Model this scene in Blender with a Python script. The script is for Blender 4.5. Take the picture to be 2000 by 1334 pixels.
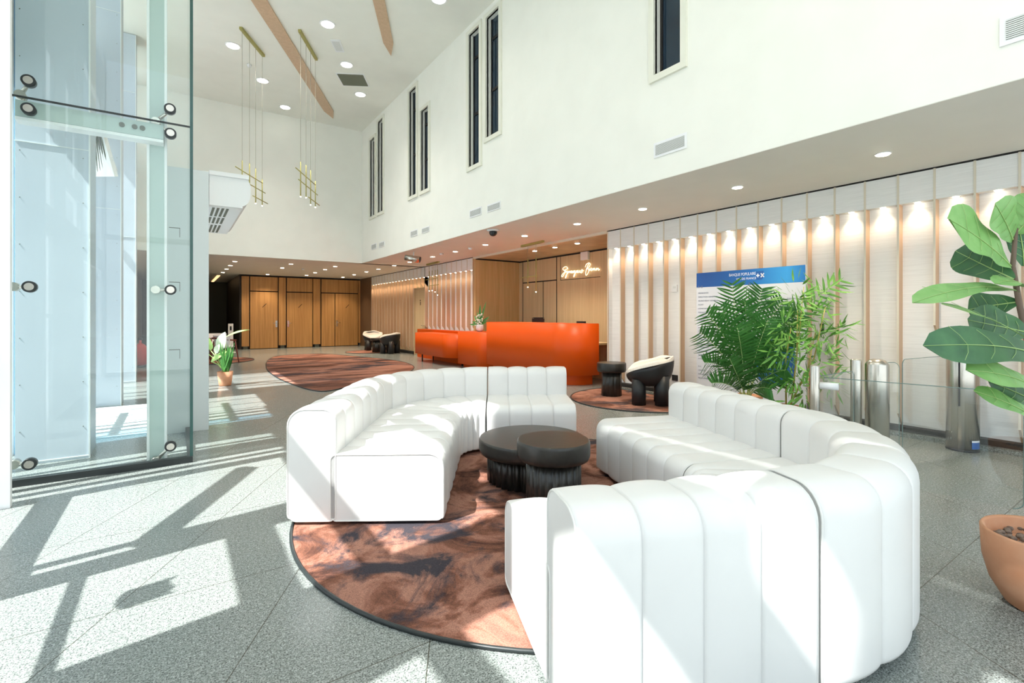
import bpy, math, random
from mathutils import Vector, Matrix
random.seed(7)
for o in list(bpy.data.objects): bpy.data.objects.remove(o)
sc = bpy.context.scene
COL = sc.collection
# ------------------------------------------------------------------ camera, sky, sun, exposure
F = 959.9; TH = math.radians(34.283); HY = 615.2; EYE = 1.35
cam = bpy.data.cameras.new('camera'); cam.sensor_width = 36; cam.lens = F/2000*36
cam.shift_y = -(667-HY)/2000; cam.clip_start = .02; cam.clip_end = 300
co = bpy.data.objects.new('camera', cam); COL.objects.link(co)
co.location = (0, 0, EYE); co.rotation_euler = (math.pi/2, 0, -TH); sc.camera = co
sc.view_settings.view_transform = 'Standard'; sc.view_settings.look = 'None'
sc.view_settings.exposure = 0.42; sc.view_settings.gamma = 1; sc.view_settings.use_curve_mapping = False
W = bpy.data.worlds.new('sky'); sc.world = W; W.use_nodes = True
wn = W.node_tree.nodes; wl = W.node_tree.links; wn.clear()
wo = wn.new('ShaderNodeOutputWorld'); wb = wn.new('ShaderNodeBackground'); wb.inputs[1].default_value = 1.62
tc = wn.new('ShaderNodeTexCoord'); sx = wn.new('ShaderNodeSeparateXYZ'); cr = wn.new('ShaderNodeValToRGB')
wl.new(tc.outputs['Generated'], sx.inputs[0]); wl.new(sx.outputs[2], cr.inputs[0])
cr.color_ramp.elements[0].position = .0; cr.color_ramp.elements[0].color = (.93, .96, .97, 1)
cr.color_ramp.elements[1].position = .9; cr.color_ramp.elements[1].color = (.62, .80, 1, 1)
wl.new(cr.outputs[0], wb.inputs[0]); wl.new(wb.outputs[0], wo.inputs[0])
SUN = Vector((1, .16, -1.483)).normalized()
sl = bpy.data.lights.new('sun', 'SUN'); sl.energy = 10.5; sl.angle = math.radians(.6); sl.color = (1, .985, .96)
so = bpy.data.objects.new('sun', sl); COL.objects.link(so); so.location = (-8, 0, 12)
so.rotation_euler = SUN.to_track_quat('-Z', 'Y').to_euler()

# ------------------------------------------------------------------ helpers
def at(px, py, d):
    l = (px-1000)/F*d
    return Vector((d*math.sin(TH)+l*math.cos(TH), d*math.cos(TH)-l*math.sin(TH), EYE+(HY-py)/F*d))
def xw(px, Y):
    u = (px-1000)/F
    return Y*(math.sin(TH)+u*math.cos(TH))/(math.cos(TH)-u*math.sin(TH))
def yw(px, X):
    u = (px-1000)/F
    return X*(math.cos(TH)-u*math.sin(TH))/(math.sin(TH)+u*math.cos(TH))
def zat(X, Y, py):
    d = X*math.sin(TH)+Y*math.cos(TH)
    return EYE+(HY-py)/F*d

def mesh(name, vs, fs, mat, parent=None, smooth=False, flat=()):
    me = bpy.data.meshes.new(name); me.from_pydata([tuple(v) for v in vs], [], fs); me.validate(); me.update()
    if smooth:
        for i, p in enumerate(me.polygons): p.use_smooth = i not in flat
    if mat: me.materials.append(mat)
    o = bpy.data.objects.new(name, me); COL.objects.link(o)
    if parent: o.parent = parent; o.matrix_parent_inverse = Matrix.Translation(-parent.location) if parent.type == 'EMPTY' and parent.rotation_euler.z == 0 else parent.matrix_basis.inverted()
    return o
def tag(o, label=None, cat=None, group=None, kind=None):
    if label: o['label'] = label
    if cat: o['category'] = cat
    if group: o['group'] = group
    if kind: o['kind'] = kind
    return o
def thing(name, loc, label, cat, group=None):
    o = bpy.data.objects.new(name, None); o.empty_display_size = .1; COL.objects.link(o); o.location = loc
    return tag(o, label, cat, group)
class MB:
    def __init__(s): s.v = []; s.f = []; s.sm = []
    def add(s, vs, fs, smooth=False):
        b = len(s.v); s.v += [Vector(v) for v in vs]; s.f += [tuple(i+b for i in f) for f in fs]; s.sm += [smooth]*len(fs); return s
    def box(s, x0, x1, y0, y1, z0, z1):
        return s.add([(x0,y0,z0),(x1,y0,z0),(x1,y1,z0),(x0,y1,z0),(x0,y0,z1),(x1,y0,z1),(x1,y1,z1),(x0,y1,z1)],
            [(0,3,2,1),(4,5,6,7),(0,1,5,4),(1,2,6,5),(2,3,7,6),(3,0,4,7)])
    def bbox(s, x0, x1, y0, y1, z0, z1, b):   # box with chamfered vertical + top edges
        pts = [(x0+b,y0),(x1-b,y0),(x1,y0+b),(x1,y1-b),(x1-b,y1),(x0+b,y1),(x0,y1-b),(x0,y0+b)]
        cx, cy = (x0+x1)/2, (y0+y1)/2
        n = 8; vs = [(x,y,z0) for x,y in pts]+[(x,y,z1-b) for x,y in pts]+[(x+(b if x<cx else -b),y+(b if y<cy else -b),z1) for x,y in pts]
        fs = [tuple(range(n-1,-1,-1)), tuple(range(2*n,3*n))]
        for k in (0, n):
            for i in range(n): j=(i+1)%n; fs.append((k+i,k+j,k+n+j,k+n+i))
        return s.add(vs, fs)
    def prism(s, pts, z0, z1, smooth=False):
        n = len(pts)
        a = sum(pts[i][0]*pts[(i+1)%n][1]-pts[(i+1)%n][0]*pts[i][1] for i in range(n))
        if a < 0: pts = pts[::-1]
        s.add([(x,y,z0) for x,y in pts]+[(x,y,z1) for x,y in pts], [tuple(range(n-1,-1,-1)), tuple(range(n,2*n))])
        b = len(s.v)-2*n
        s.f += [(b+i, b+(i+1)%n, b+n+(i+1)%n, b+n+i) for i in range(n)]; s.sm += [smooth]*n
        return s
    def yz(s, pts, x0, x1):   # polygon in (y,z) extruded along x
        n = len(pts)
        s.add([(x0,y,z) for y,z in pts]+[(x1,y,z) for y,z in pts], [tuple(range(n)), tuple(range(2*n-1,n-1,-1))]+[(i,n+i,n+(i+1)%n,(i+1)%n) for i in range(n)]); return s
    def xz(s, pts, y0, y1):
        n = len(pts)
        s.add([(x,y0,z) for x,z in pts]+[(x,y1,z) for x,z in pts], [tuple(range(n)), tuple(range(2*n-1,n-1,-1))]+[(i,n+i,n+(i+1)%n,(i+1)%n) for i in range(n)]); return s
    def tube(s, pts, r, n=8, caps=True):
        pts = [Vector(p) for p in pts]; m = len(pts); rr = r if isinstance(r, (list, tuple)) else [r]*m
        vs = []; prev = None
        for i, p in enumerate(pts):
            d = (pts[min(i+1,m-1)]-pts[max(i-1,0)]).normalized()
            a = prev if prev is not None else (Vector((0,0,1)) if abs(d.z) < .9 else Vector((1,0,0)))
            u = (a-d*a.dot(d)).normalized(); prev = u; w = d.cross(u)
            for k in range(n):
                t = 2*math.pi*k/n; vs.append(p+(u*math.cos(t)+w*math.sin(t))*rr[i])
        fs = [(i*n+k, i*n+(k+1)%n, (i+1)*n+(k+1)%n, (i+1)*n+k) for i in range(m-1) for k in range(n)]
        s.add(vs, fs, True)
        if caps: b = len(s.v)-len(vs); s.f += [tuple(b+k for k in range(n-1,-1,-1)), tuple(b+(m-1)*n+k for k in range(n))]; s.sm += [False, False]
        return s
    def lathe(s, cx, cy, prof, n=32, smooth=True, fn=None):
        m = len(prof); vs = []
        for r, z in prof:
            for k in range(n):
                t = 2*math.pi*k/n; q = r*(fn(t) if fn else 1); vs.append((cx+q*math.cos(t), cy+q*math.sin(t), z))
        fs = [(i*n+k, i*n+(k+1)%n, (i+1)*n+(k+1)%n, (i+1)*n+k) for i in range(m-1) for k in range(n)]
        s.add(vs, fs, smooth); b = len(s.v)-len(vs)
        s.f += [tuple(b+k for k in range(n-1,-1,-1)), tuple(b+(m-1)*n+k for k in range(n))]; s.sm += [False, False]
        return s
    def ball(s, c, r, n=10, sz=1):
        vs = []; m = max(4, n//2)
        for i in range(1, m):
            a = math.pi*i/m
            for k in range(n): t = 2*math.pi*k/n; vs.append((c[0]+r*math.sin(a)*math.cos(t), c[1]+r*math.sin(a)*math.sin(t), c[2]+r*sz*math.cos(a)))
        vs += [(c[0],c[1],c[2]+r*sz), (c[0],c[1],c[2]-r*sz)]; T = len(vs)-2; B = T+1
        fs = [(i*n+k, (i+1)*n+k, (i+1)*n+(k+1)%n, i*n+(k+1)%n) for i in range(m-2) for k in range(n)]
        fs += [(T, k, (k+1)%n) for k in range(n)]+[(B, (m-2)*n+(k+1)%n, (m-2)*n+k) for k in range(n)]
        return s.add(vs, fs, True)
    def build(s, name, mat, parent=None):
        o = mesh(name, s.v, s.f, mat, parent)
        for p, q in zip(o.data.polygons, s.sm): p.use_smooth = q
        return o
def smooth_box(o, w=.01, seg=2):
    m = o.modifiers.new('bevel', 'BEVEL'); m.width = w; m.segments = seg; m.limit_method = 'ANGLE'; return o
def struct(o): o['kind'] = 'structure'; return o

# ------------------------------------------------------------------ materials
def mat(name, col, rough=.5, metal=0, emit=None, es=0, spec=.5, coat=0):
    m = bpy.data.materials.new(name); m.use_nodes = True; b = m.node_tree.nodes['Principled BSDF']
    b.inputs['Base Color'].default_value = (*col, 1); b.inputs['Roughness'].default_value = rough; b.inputs['Metallic'].default_value = metal
    b.inputs['Specular IOR Level'].default_value = spec; b.inputs['Coat Weight'].default_value = coat
    if emit: b.inputs['Emission Color'].default_value = (*emit, 1); b.inputs['Emission Strength'].default_value = es
    return m
def N(m, t, **k):
    n = m.node_tree.nodes.new(t)
    for a, v in k.items(): setattr(n, a, v)
    return n
def L(m, a, b): m.node_tree.links.new(a, b)
def noise(m, scale, detail=4, rough=.5, dist=0, vec=None):
    n = N(m, 'ShaderNodeTexNoise'); n.inputs['Scale'].default_value = scale; n.inputs['Detail'].default_value = detail
    n.inputs['Roughness'].default_value = rough; n.inputs['Distortion'].default_value = dist
    if vec: L(m, vec, n.inputs['Vector'])
    return n
def ramp(m, src, stops, interp='LINEAR'):
    r = N(m, 'ShaderNodeValToRGB'); r.color_ramp.interpolation = interp; e = r.color_ramp.elements
    while len(e) > 1: e.remove(e[-1])
    e[0].position = stops[0][0]; e[0].color = (*stops[0][1], 1)
    for p, c in stops[1:]: q = e.new(p); q.color = (*c, 1)
    L(m, src, r.inputs[0]); return r
def coords(m, scale=(1,1,1), rot=(0,0,0)):
    t = N(m, 'ShaderNodeTexCoord'); g = N(m, 'ShaderNodeMapping'); g.inputs['Scale'].default_value = scale; g.inputs['Rotation'].default_value = rot
    gm = N(m, 'ShaderNodeNewGeometry'); L(m, gm.outputs['Position'], g.inputs[0]); return g.outputs[0]
def bsdf(m): return m.node_tree.nodes['Principled BSDF']
def bump(m, h, s=.2, d=.01):
    b = N(m, 'ShaderNodeBump'); b.inputs['Strength'].default_value = s; b.inputs['Distance'].default_value = d; L(m, h, b.inputs['Height']); L(m, b.outputs[0], bsdf(m).inputs['Normal'])
def mottled(name, c0, c1, scale, rough=.5, **k):
    m = mat(name, c0, rough, **k); n = noise(m, scale, 5); r = ramp(m, n.outputs[0], [(.3, c0), (.7, c1)]); n.inputs['Vector'].default_value if 0 else L(m, coords(m), n.inputs['Vector'])
    L(m, r.outputs[0], bsdf(m).inputs['Base Color']); return m
def wood(name, c0, c1, axis='z', rough=.45):
    m = mat(name, c0, rough); s = (60, 60, 1.2) if axis == 'z' else (2, 2, 60)
    n = noise(m, 1.0, 5, .6, .4, coords(m, s)); n2 = noise(m, .25, 3, .5, 0, coords(m, s))
    mx = N(m, 'ShaderNodeMath', operation='ADD'); L(m, n.outputs[0], mx.inputs[0]); L(m, n2.outputs[0], mx.inputs[1])
    mh = N(m, 'ShaderNodeMath', operation='MULTIPLY'); mh.inputs[1].default_value = .5; L(m, mx.outputs[0], mh.inputs[0])
    r = ramp(m, mh.outputs[0], [(.35, c0), (.62, c1)]); L(m, r.outputs[0], bsdf(m).inputs['Base Color']); return m
def glass(name, tint=(.9,.97,.95), refl=1.0, f0=.04):
    m = bpy.data.materials.new(name); m.use_nodes = True; nt = m.node_tree; nt.nodes.clear()
    o = N(m, 'ShaderNodeOutputMaterial'); mx = N(m, 'ShaderNodeMixShader'); t = N(m, 'ShaderNodeBsdfTransparent'); g = N(m, 'ShaderNodeBsdfGlossy'); ge = N(m, 'ShaderNodeNewGeometry')
    t.inputs[0].default_value = (*tint, 1); g.inputs[1].default_value = .01; g.inputs[0].default_value = (refl, refl, refl, 1)
    d = N(m, 'ShaderNodeVectorMath', operation='DOT_PRODUCT'); L(m, ge.outputs['Incoming'], d.inputs[0]); L(m, ge.outputs['Normal'], d.inputs[1])
    def q(op, x, y):
        k = N(m, 'ShaderNodeMath', operation=op)
        for i, v in enumerate((x, y)):
            if isinstance(v, (int, float)): k.inputs[i].default_value = v
            elif v is not None: L(m, v, k.inputs[i])
        return k.outputs[0]
    c = q('ABSOLUTE', d.outputs['Value'], None); p = q('POWER', q('SUBTRACT', 1.0, c), 5.0); fr = q('ADD', q('MULTIPLY', p, 1-f0), f0)
    L(m, fr, mx.inputs[0]); L(m, t.outputs[0], mx.inputs[1]); L(m, g.outputs[0], mx.inputs[2]); L(m, mx.outputs[0], o.inputs[0]); return m
M = {}
M['plaster'] = mottled('white_plaster', (.86,.865,.79), (.89,.895,.82), 2.5, .9)
M['low_ceiling'] = mottled('painted_low_ceiling', (.79,.77,.70), (.82,.80,.73), 2, .6)
M['oak'] = wood('oak_veneer', (.42,.20,.055), (.62,.33,.11))
M['oak_recess'] = wood('oak_recess', (.55,.36,.15), (.72,.50,.25))
M['oak_pale'] = wood('pale_oak', (.56,.42,.23), (.70,.55,.33))
M['warm_tinted_ceiling'] = wood('warm_tinted_wood_ceiling', (.42,.33,.20), (.66,.54,.36), 'x')  # tan of the warm lamplight put into the recess ceiling colour
M['fin_wood'] = wood('fin_wood', (.56,.38,.24), (.66,.46,.30))
M['fin_edge'] = mat('fin_edge', (.74,.68,.56), .5)
M['dark'] = mat('dark_wall', (.03,.024,.018), .5)
M['dark_brown'] = mat('dark_brown_panel', (.13,.075,.04), .5)
M['black'] = mat('black_shadow_gap', (.01,.009,.008), .7)
M['leather'] = mottled('white_leather', (.78,.775,.755), (.76,.755,.735), 6, .45)
M['piping'] = mat('leather_piping', (.78,.775,.74), .5)
M['black_wood'] = mottled('black_stained_wood', (.018,.017,.015), (.028,.026,.022), 30, .30)
M['black_lacquer'] = mat('black_lacquer', (.012,.013,.015), .42)
M['cushion'] = mottled('cream_boucle', (.80,.76,.70), (.70,.66,.60), 60, .95)
M['orange'] = mat('orange_lacquer', (.66,.078,.0), .38, spec=.28)
M['brass'] = mat('brass', (.50,.42,.14), .3, 1)
M['brass_matt'] = mat('brass_matt', (.42,.38,.13), .5, .4)
M['wire'] = mat('thin_wire', (.45,.42,.33), .5)
M['steel'] = mat('brushed_steel', (.60,.57,.51), .26, 1)
M['chrome'] = mat('chrome', (.75,.75,.75), .15, 1)
M['alu'] = mottled('pale_aluminium_cladding', (.50,.57,.64), (.53,.60,.67), 1.5, .45)
M['grey_panel'] = mottled('grey_painted_panel', (.70,.74,.74), (.73,.77,.77), 1.5, .5)
M['green_post'] = mat('pale_green_painted_steel', (.48,.58,.55), .4)
M['white_paint'] = mat('white_paint', (.86,.87,.87), .45)
M['frame_white'] = mat('cream_window_frame', (.80,.80,.69), .55)
M['rubber'] = mat('black_rubber', (.015,.02,.02), .4)
M['glass'] = glass('clear_glass', (.95,.985,.975), .9)
M['facade_glass'] = glass('facade_glass', (.98,.99,.99), .9)
M['gate_glass'] = glass('gate_glass', (.96,.98,.98), 1, .05)
M['glass_edge'] = mat('glass_edge', (.03,.09,.08), .15)
M['window_dark'] = mat('dark_window_glass', (.018,.035,.055), .08)
M['terracotta'] = mottled('terracotta', (.55,.23,.11), (.66,.36,.22), 6, .8)
M['pebble'] = mottled('clay_pebbles', (.12,.08,.06), (.30,.22,.17), 40, .9)
M['leaf'] = mottled('palm_leaf', (.035,.17,.03), (.08,.27,.05), 9, .45)
M['bamboo_leaf'] = mottled('bamboo_leaf', (.08,.28,.03), (.20,.45,.08), 9, .45)
M['cane'] = mottled('cane', (.55,.42,.10), (.35,.36,.08), 20, .5)
M['rib'] = mat('leaf_rib', (.55,.70,.30), .5)
M['leaf_white'] = mottled('variegated_leaf', (.80,.86,.78), (.6,.75,.45), 14, .5)
M['leaf_light'] = mottled('light_leaf', (.30,.52,.12), (.45,.66,.22), 7, .45)
M['ceramic'] = mottled('white_ceramic', (.82,.82,.82), (.55,.6,.66), 12, .2)
M['lamp'] = mat('lamp_glow', (1,1,1), .5, emit=(1,.86,.66), es=14)
M['lamp_main'] = mat('lamp_glow_neutral', (1,1,1), .5, emit=(1,.96,.86), es=6)
M['neon'] = mat('neon_tube', (1,.9,.75), .4, emit=(1,.80,.52), es=2.2)
M['poster_white'] = mat('poster_white', (.78,.80,.86), .4)
M['print_grey'] = mat('print_grey', (.16,.18,.26), .6)
M['print_white'] = mat('print_white', (.9,.93,.98), .4)
M['blue'] = mat('print_blue', (.02,.12,.42), .4)
M['grille'] = mat('grille_grey', (.12,.13,.10), .6)
M['vent_slat'] = mat('vent_slat', (.72,.74,.72), .5)
M['red'] = mat('red_paint', (.55,.03,.02), .4)
M['red_wood'] = mat('red_stained_wood', (.16,.03,.02), .4)
M['pavement'] = mat('pavement', (.38,.39,.38), .8)
M['sand'] = mat('sanded_white', (.8,.8,.82), .5)

# fiddle leaf: green with pale veins is real geometry (rib) + slight mottling
M['fig_rib'] = mat('fig_rib', (.34,.50,.18), .5)
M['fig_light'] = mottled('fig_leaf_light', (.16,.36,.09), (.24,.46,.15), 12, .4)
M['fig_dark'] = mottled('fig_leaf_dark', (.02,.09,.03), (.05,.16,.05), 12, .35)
# white textile panel with fine horizontal weave
m = M['textile'] = mat('white_textile_panel', (.80,.79,.76), .8)
n = noise(m, 1, 4, .6, 0, coords(m, (3, 3, 260))); r = ramp(m, n.outputs[0], [(.35, (.80,.80,.79)), (.6, (.90,.90,.89))]); L(m, r.outputs[0], bsdf(m).inputs['Base Color'])
# granite floor with joints
m = M['granite'] = mat('granite', (.4,.42,.4), .33)
pos = coords(m)
n1 = noise(m, 150, 3, .7, 0, pos); n2 = noise(m, 55, 4, .7, 0, pos); n3 = noise(m, 1.1, 3, .5, 0, pos)
r1 = ramp(m, n1.outputs[0], [(.36, (.03,.035,.035)), (.46, (.22,.24,.23)), (.59, (.36,.385,.37)), (.72, (.60,.64,.635))])
r2 = ramp(m, n2.outputs[0], [(.35, (.60,.62,.61)), (.6, (1.12,1.12,1.12))]); r3 = ramp(m, n3.outputs[0], [(.3, (.90,.92,.90)), (.7, (1.05,1.04,1.02))])
def mul(m, a, b):
    x = N(m, 'ShaderNodeMix', data_type='RGBA', blend_type='MULTIPLY'); x.inputs[0].default_value = 1; L(m, a, x.inputs[6]); L(m, b, x.inputs[7]); return x.outputs[2]
base = mul(m, mul(m, r1.outputs[0], r2.outputs[0]), r3.outputs[0])
sp = N(m, 'ShaderNodeSeparateXYZ'); L(m, pos, sp.inputs[0])
def mth(m, op, a, b=None, c=None):
    x = N(m, 'ShaderNodeMath', operation=op)
    for i, v in enumerate((a, b, c)):
        if v is None: continue
        if isinstance(v, (int, float)): x.inputs[i].default_value = v
        else: L(m, v, x.inputs[i])
    return x.outputs[0]
wv = mth(m, 'SUBTRACT', mth(m, 'MULTIPLY', sp.outputs[0], .879), mth(m, 'MULTIPLY', sp.outputs[1], .477))
def joint(v, off, period, half):
    q = mth(m, 'ABSOLUTE', mth(m, 'SUBTRACT', mth(m, 'FRACT', mth(m, 'ADD', mth(m, 'DIVIDE', mth(m, 'SUBTRACT', v, off), period), .5)), .5))
    return mth(m, 'GREATER_THAN', q, half/period)
ja = joint(wv, -.133, .73, .0022); jb = joint(sp.outputs[1], 1.87, 1.0, .0022); jc = mth(m, 'MULTIPLY', ja, jb)
jr = ramp(m, jc, [(0, (.30,.27,.22)), (1, (1,1,1))]); fin = mul(m, base, jr.outputs[0]); L(m, fin, bsdf(m).inputs['Base Color'])
nr = noise(m, 90, 2, .5, 0, pos); rr_ = ramp(m, nr.outputs[0], [(.3, (.15,.15,.15)), (.7, (.30,.30,.30))]); L(m, rr_.outputs[0], bsdf(m).inputs['Roughness'])
# rugs
def rugmat(name, sc_, seed, stretch=(1,1,1)):
    m = mat(name, (.3,.15,.1), .95, spec=.15); p = coords(m, stretch, (0,0,seed)); mp = N(m, 'ShaderNodeMapping'); mp.inputs['Location'].default_value = (seed*3.1, seed*1.7, 0); L(m, p, mp.inputs[0]); p = mp.outputs[0]
    a = noise(m, sc_, 8, .62, .8, p); b = noise(m, sc_*.8, 7, .65, 1.2, p); b.noise_dimensions = '4D'; b.inputs['W'].default_value = 5+seed
    c = noise(m, 160, 2, .6, 0, coords(m))
    ra = ramp(m, a.outputs[0], [(.36, (.055,.026,.02)), (.45, (.20,.085,.055)), (.54, (.36,.18,.13)), (.66, (.27,.13,.095))])
    rb = ramp(m, b.outputs[0], [(.50, (0,0,0)), (.60, (1,1,1))])
    mx = N(m, 'ShaderNodeMix', data_type='RGBA'); L(m, rb.outputs[0], mx.inputs[0]); L(m, ra.outputs[0], mx.inputs[6]); mx.inputs[7].default_value = (.045,.040,.048, 1)
    rc = ramp(m, c.outputs[0], [(.3, (.68,.68,.68)), (.7, (1.25,1.22,1.2))]); L(m, mul(m, mx.outputs[2], rc.outputs[0]), bsdf(m).inputs['Base Color']); bump(m, c.outputs[0], .4, .004); return m
M['rug'] = rugmat('rust_rug', 2.7, 1.0); M['rug_far'] = rugmat('rust_rug_far', .9, 2.3, (.55,1.6,1)); M['rug_side'] = rugmat('rust_rug_side', 1.2, 4.1)
# poster header: blue with dark left to bright right (printed gradient along the board)
m = M['poster_blue'] = mat('poster_blue', (.03,.2,.6), .35); p = coords(m); s_ = N(m, 'ShaderNodeSeparateXYZ'); L(m, p, s_.inputs[0])
t_ = mth(m, 'DIVIDE', mth(m, 'SUBTRACT', 4.6, s_.outputs[1]), 1.6); rp = ramp(m, t_, [(.1, (.012,.09,.36)), (.55, (.015,.16,.52)), (.85, (.05,.38,.82)), (1, (.02,.2,.6))]); L(m, rp.outputs[0], bsdf(m).inputs['Base Color'])

# ------------------------------------------------------------------ the shell
ZC, ZS = 6.97, 2.94; XU, YU, XS, YB = 4.69, 15.05, 6.72, 21.85
struct(MB().box(-1.5, 8.4, -3.2, 28.2, -.12, 0).build('floor', M['granite']))
# outdoor pavement beside the facade
struct(MB().box(-40, -1.55, -30, 45, -.2, -.06).box(-1.55, 30, -30, -3.25, -.2, -.06).build('floor', M['pavement']))

def holed(name, axis, c0, c1, us, u1, z0, z1, holes, m):
    """wall in plane axis=const between c0 and c1, spanning us..u1 and z0..z1, rectangular holes (u0,u1,z0,z1)"""
    U = sorted({us, u1, *[h[0] for h in holes], *[h[1] for h in holes]}); Z = sorted({z0, z1, *[h[2] for h in holes], *[h[3] for h in holes]})
    U = [u for u in U if us <= u <= u1]; Z = [z for z in Z if z0 <= z <= z1]
    solid = lambda i, j: 0 <= i < len(U)-1 and 0 <= j < len(Z)-1 and not any(h[0] <= (U[i]+U[i+1])/2 <= h[1] and h[2] <= (Z[j]+Z[j+1])/2 <= h[3] for h in holes)
    P = (lambda c, u, z: (c, u, z)) if axis == 'x' else (lambda c, u, z: (u, c, z))
    b = MB()
    for i in range(len(U)-1):
        for j in range(len(Z)-1):
            if not solid(i, j): continue
            a, d, e, f = U[i], U[i+1], Z[j], Z[j+1]
            b.add([P(c0,a,e),P(c0,d,e),P(c0,d,f),P(c0,a,f)], [(0,1,2,3)]); b.add([P(c1,a,e),P(c1,d,e),P(c1,d,f),P(c1,a,f)], [(3,2,1,0)])
            if not solid(i-1, j): b.add([P(c0,a,e),P(c1,a,e),P(c1,a,f),P(c0,a,f)], [(0,1,2,3)])
            if not solid(i+1, j): b.add([P(c0,d,e),P(c1,d,e),P(c1,d,f),P(c0,d,f)], [(3,2,1,0)])
            if not solid(i, j-1): b.add([P(c0,a,e),P(c1,a,e),P(c1,d,e),P(c0,d,e)], [(3,2,1,0)])
            if not solid(i, j+1): b.add([P(c0,a,f),P(c1,a,f),P(c1,d,f),P(c0,d,f)], [(0,1,2,3)])
    return b.build(name, m)

# glazed facade frame on the left; openings shaped to place sun patches and daylight
FH = [(-2.9,-.1,0,2.3), (-2.9,-.1,2.7,5.75), (.2,1.48,2.72,3.17), (1.02,1.48,3.43,4.68), (.45,.94,3.43,4.15), (.50,.80,4.98,5.45), (.22,.42,4.75,5.25), (-2.9,2.32,6.66,6.96),
      (2.36,3.18,0,1.315), (2.36,3.18,1.365,2.34), (2.28,3.18,2.70,3.19), (2.28,3.18,3.42,4.66), (2.84,3.53,4.93,5.2), (3.45,3.8,5.55,6.3),
      (3.39,3.45,1.0,1.7), (3.52,4.75,0,.74), (3.52,4.75,.98,3.19), (3.39,4.75,3.42,4.0), (3.39,3.62,4.08,4.6), (3.70,4.1,4.2,4.9), (4.25,4.75,3.42,4.8), (4.0,4.25,5.05,5.3)]
random.seed(3)
def slots(y0, y1, w0, w1, g0, g1, zz):
    y = y0
    while y < y1-.05:
        w = min(random.uniform(w0, w1), y1-y)
        for z in zz: FH.append((y, y+w, z[0], z[1]))
        y += w+random.uniform(g0, g1)
slots(4.90, 5.95, .06, .15, .05, .10, [(0, 3.3)]); slots(5.98, 6.6, .08, .16, .07, .12, [(0, 3.55)]); FH += [(6.64, 6.86, 0, 3.55), (6.90, 7.08, 0, 3.55), (6.62, 7.1, 5.25, 6.9)]; slots(7.16, 7.7, .08, .16, .06, .12, [(0, 3.55)]); slots(7.72, 9.2, .35, .5, .025, .045, [(0, 1.95), (1.99, 3.62)])
slots(9.25, 12.9, .15, .6, .03, .10, [(0, 3.12), (3.30, 4.85)])
slots(5.0, 14.8, 1.1, 1.1, .12, .12, [(5.25, 6.85)])
struct(MB().box(-2.62, -1.36, 4.95, 15.0, 7.0, 7.1).build('ceiling', M['white_paint']))   # added unseen canopy, keeps direct sun off the upper glazing
struct(holed('wall_left', 'x', -1.34, -1.30, -3.2, 28.2, 0, ZC, FH, M['white_paint']))
struct(MB().box(-1.375, -1.365, -3.1, 15.0, .02, ZC-.02).build('window_8', M['facade_glass']))
# braces of the facade, plus an added shadow-casting plate
br = MB()
for (ya, za, yb, zb, w) in [(3.40, 1.72, 4.62, 2.72, .17), (6.9, 1.1, 8.4, 1.1, .03), (6.9, 2.86, 8.4, 2.86, .04)]:
    d = Vector((0, yb-ya, zb-za)).normalized(); nn = Vector((0, -d.z, d.y))*w/2
    a, b_ = Vector((0, ya, za)), Vector((0, yb, zb))
    q = [a+nn, b_+nn, b_-nn, a-nn]; br.add([(-1.36, v.y, v.z) for v in q]+[(-1.28, v.y, v.z) for v in q], [(0,1,2,3),(7,6,5,4),(0,4,5,1),(1,5,6,2),(2,6,7,3),(3,7,4,0)])
br.yz([(2.68, 1.72), (2.70, 1.68), (2.77, 1.655), (2.84, 1.68), (2.865, 1.72), (2.865, 2.02), (2.83, 1.96), (2.79, 1.97), (2.75, 2.0), (2.71, 1.95), (2.69, 2.03)], -1.36, -1.35)  # added unseen plate, outline shaped to cast a dark blob on the floor
struct(br.build('trim_1', M['white_paint']))
M['spandrel'] = glass('blue_tinted_glass', (.62,.82,.95), .9)
M['sky_panel'] = mat('sky_coloured_panel', (.45,.68,.84), .2)
struct(MB().box(-1.298, -1.290, 6.62, 7.10, 0, 6.9).build('window_10', M['spandrel']))
struct(MB().box(-1.299, -1.2985, 6.62, 7.10, 3.55, 5.2).build('trim_9', M['sky_panel']))  # added opaque panel, painted sky blue in place of the bright outside
# window wall behind the camera (mullions only + glass)
rb = MB()
for x in [-1.34, .3, 2.0, 3.7, 5.3, 6.9]: rb.box(x, x+.06, -3.2, -3.1, 0, ZC if x < 4.5 else ZS)
rb.box(-1.3, 4.9, -3.2, -3.1, 3.0, 3.12).box(-1.3, 6.9, -3.2, -3.1, 0, .08)
struct(rb.build('wall_rear', M['white_paint']))
struct(MB().box(-1.3, 4.85, -3.16, -3.15, .08, ZC-.02).box(4.85, 6.9, -3.16, -3.15, .08, ZS-.02).build('window_9', M['facade_glass']))

# main ceiling with two tapered wood-lined light slots cut into it
def ceil_main():
    b = MB(); b.box(-1.5, 4.95, -3.2, 15.2, ZC+.25, ZC+.35)
    return b
slotsA = [(Vector((1.283, 10.27)), Vector((3.872, 15.25))), (Vector((3.117, 9.0)), Vector((4.031, 10.77)))]
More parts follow.
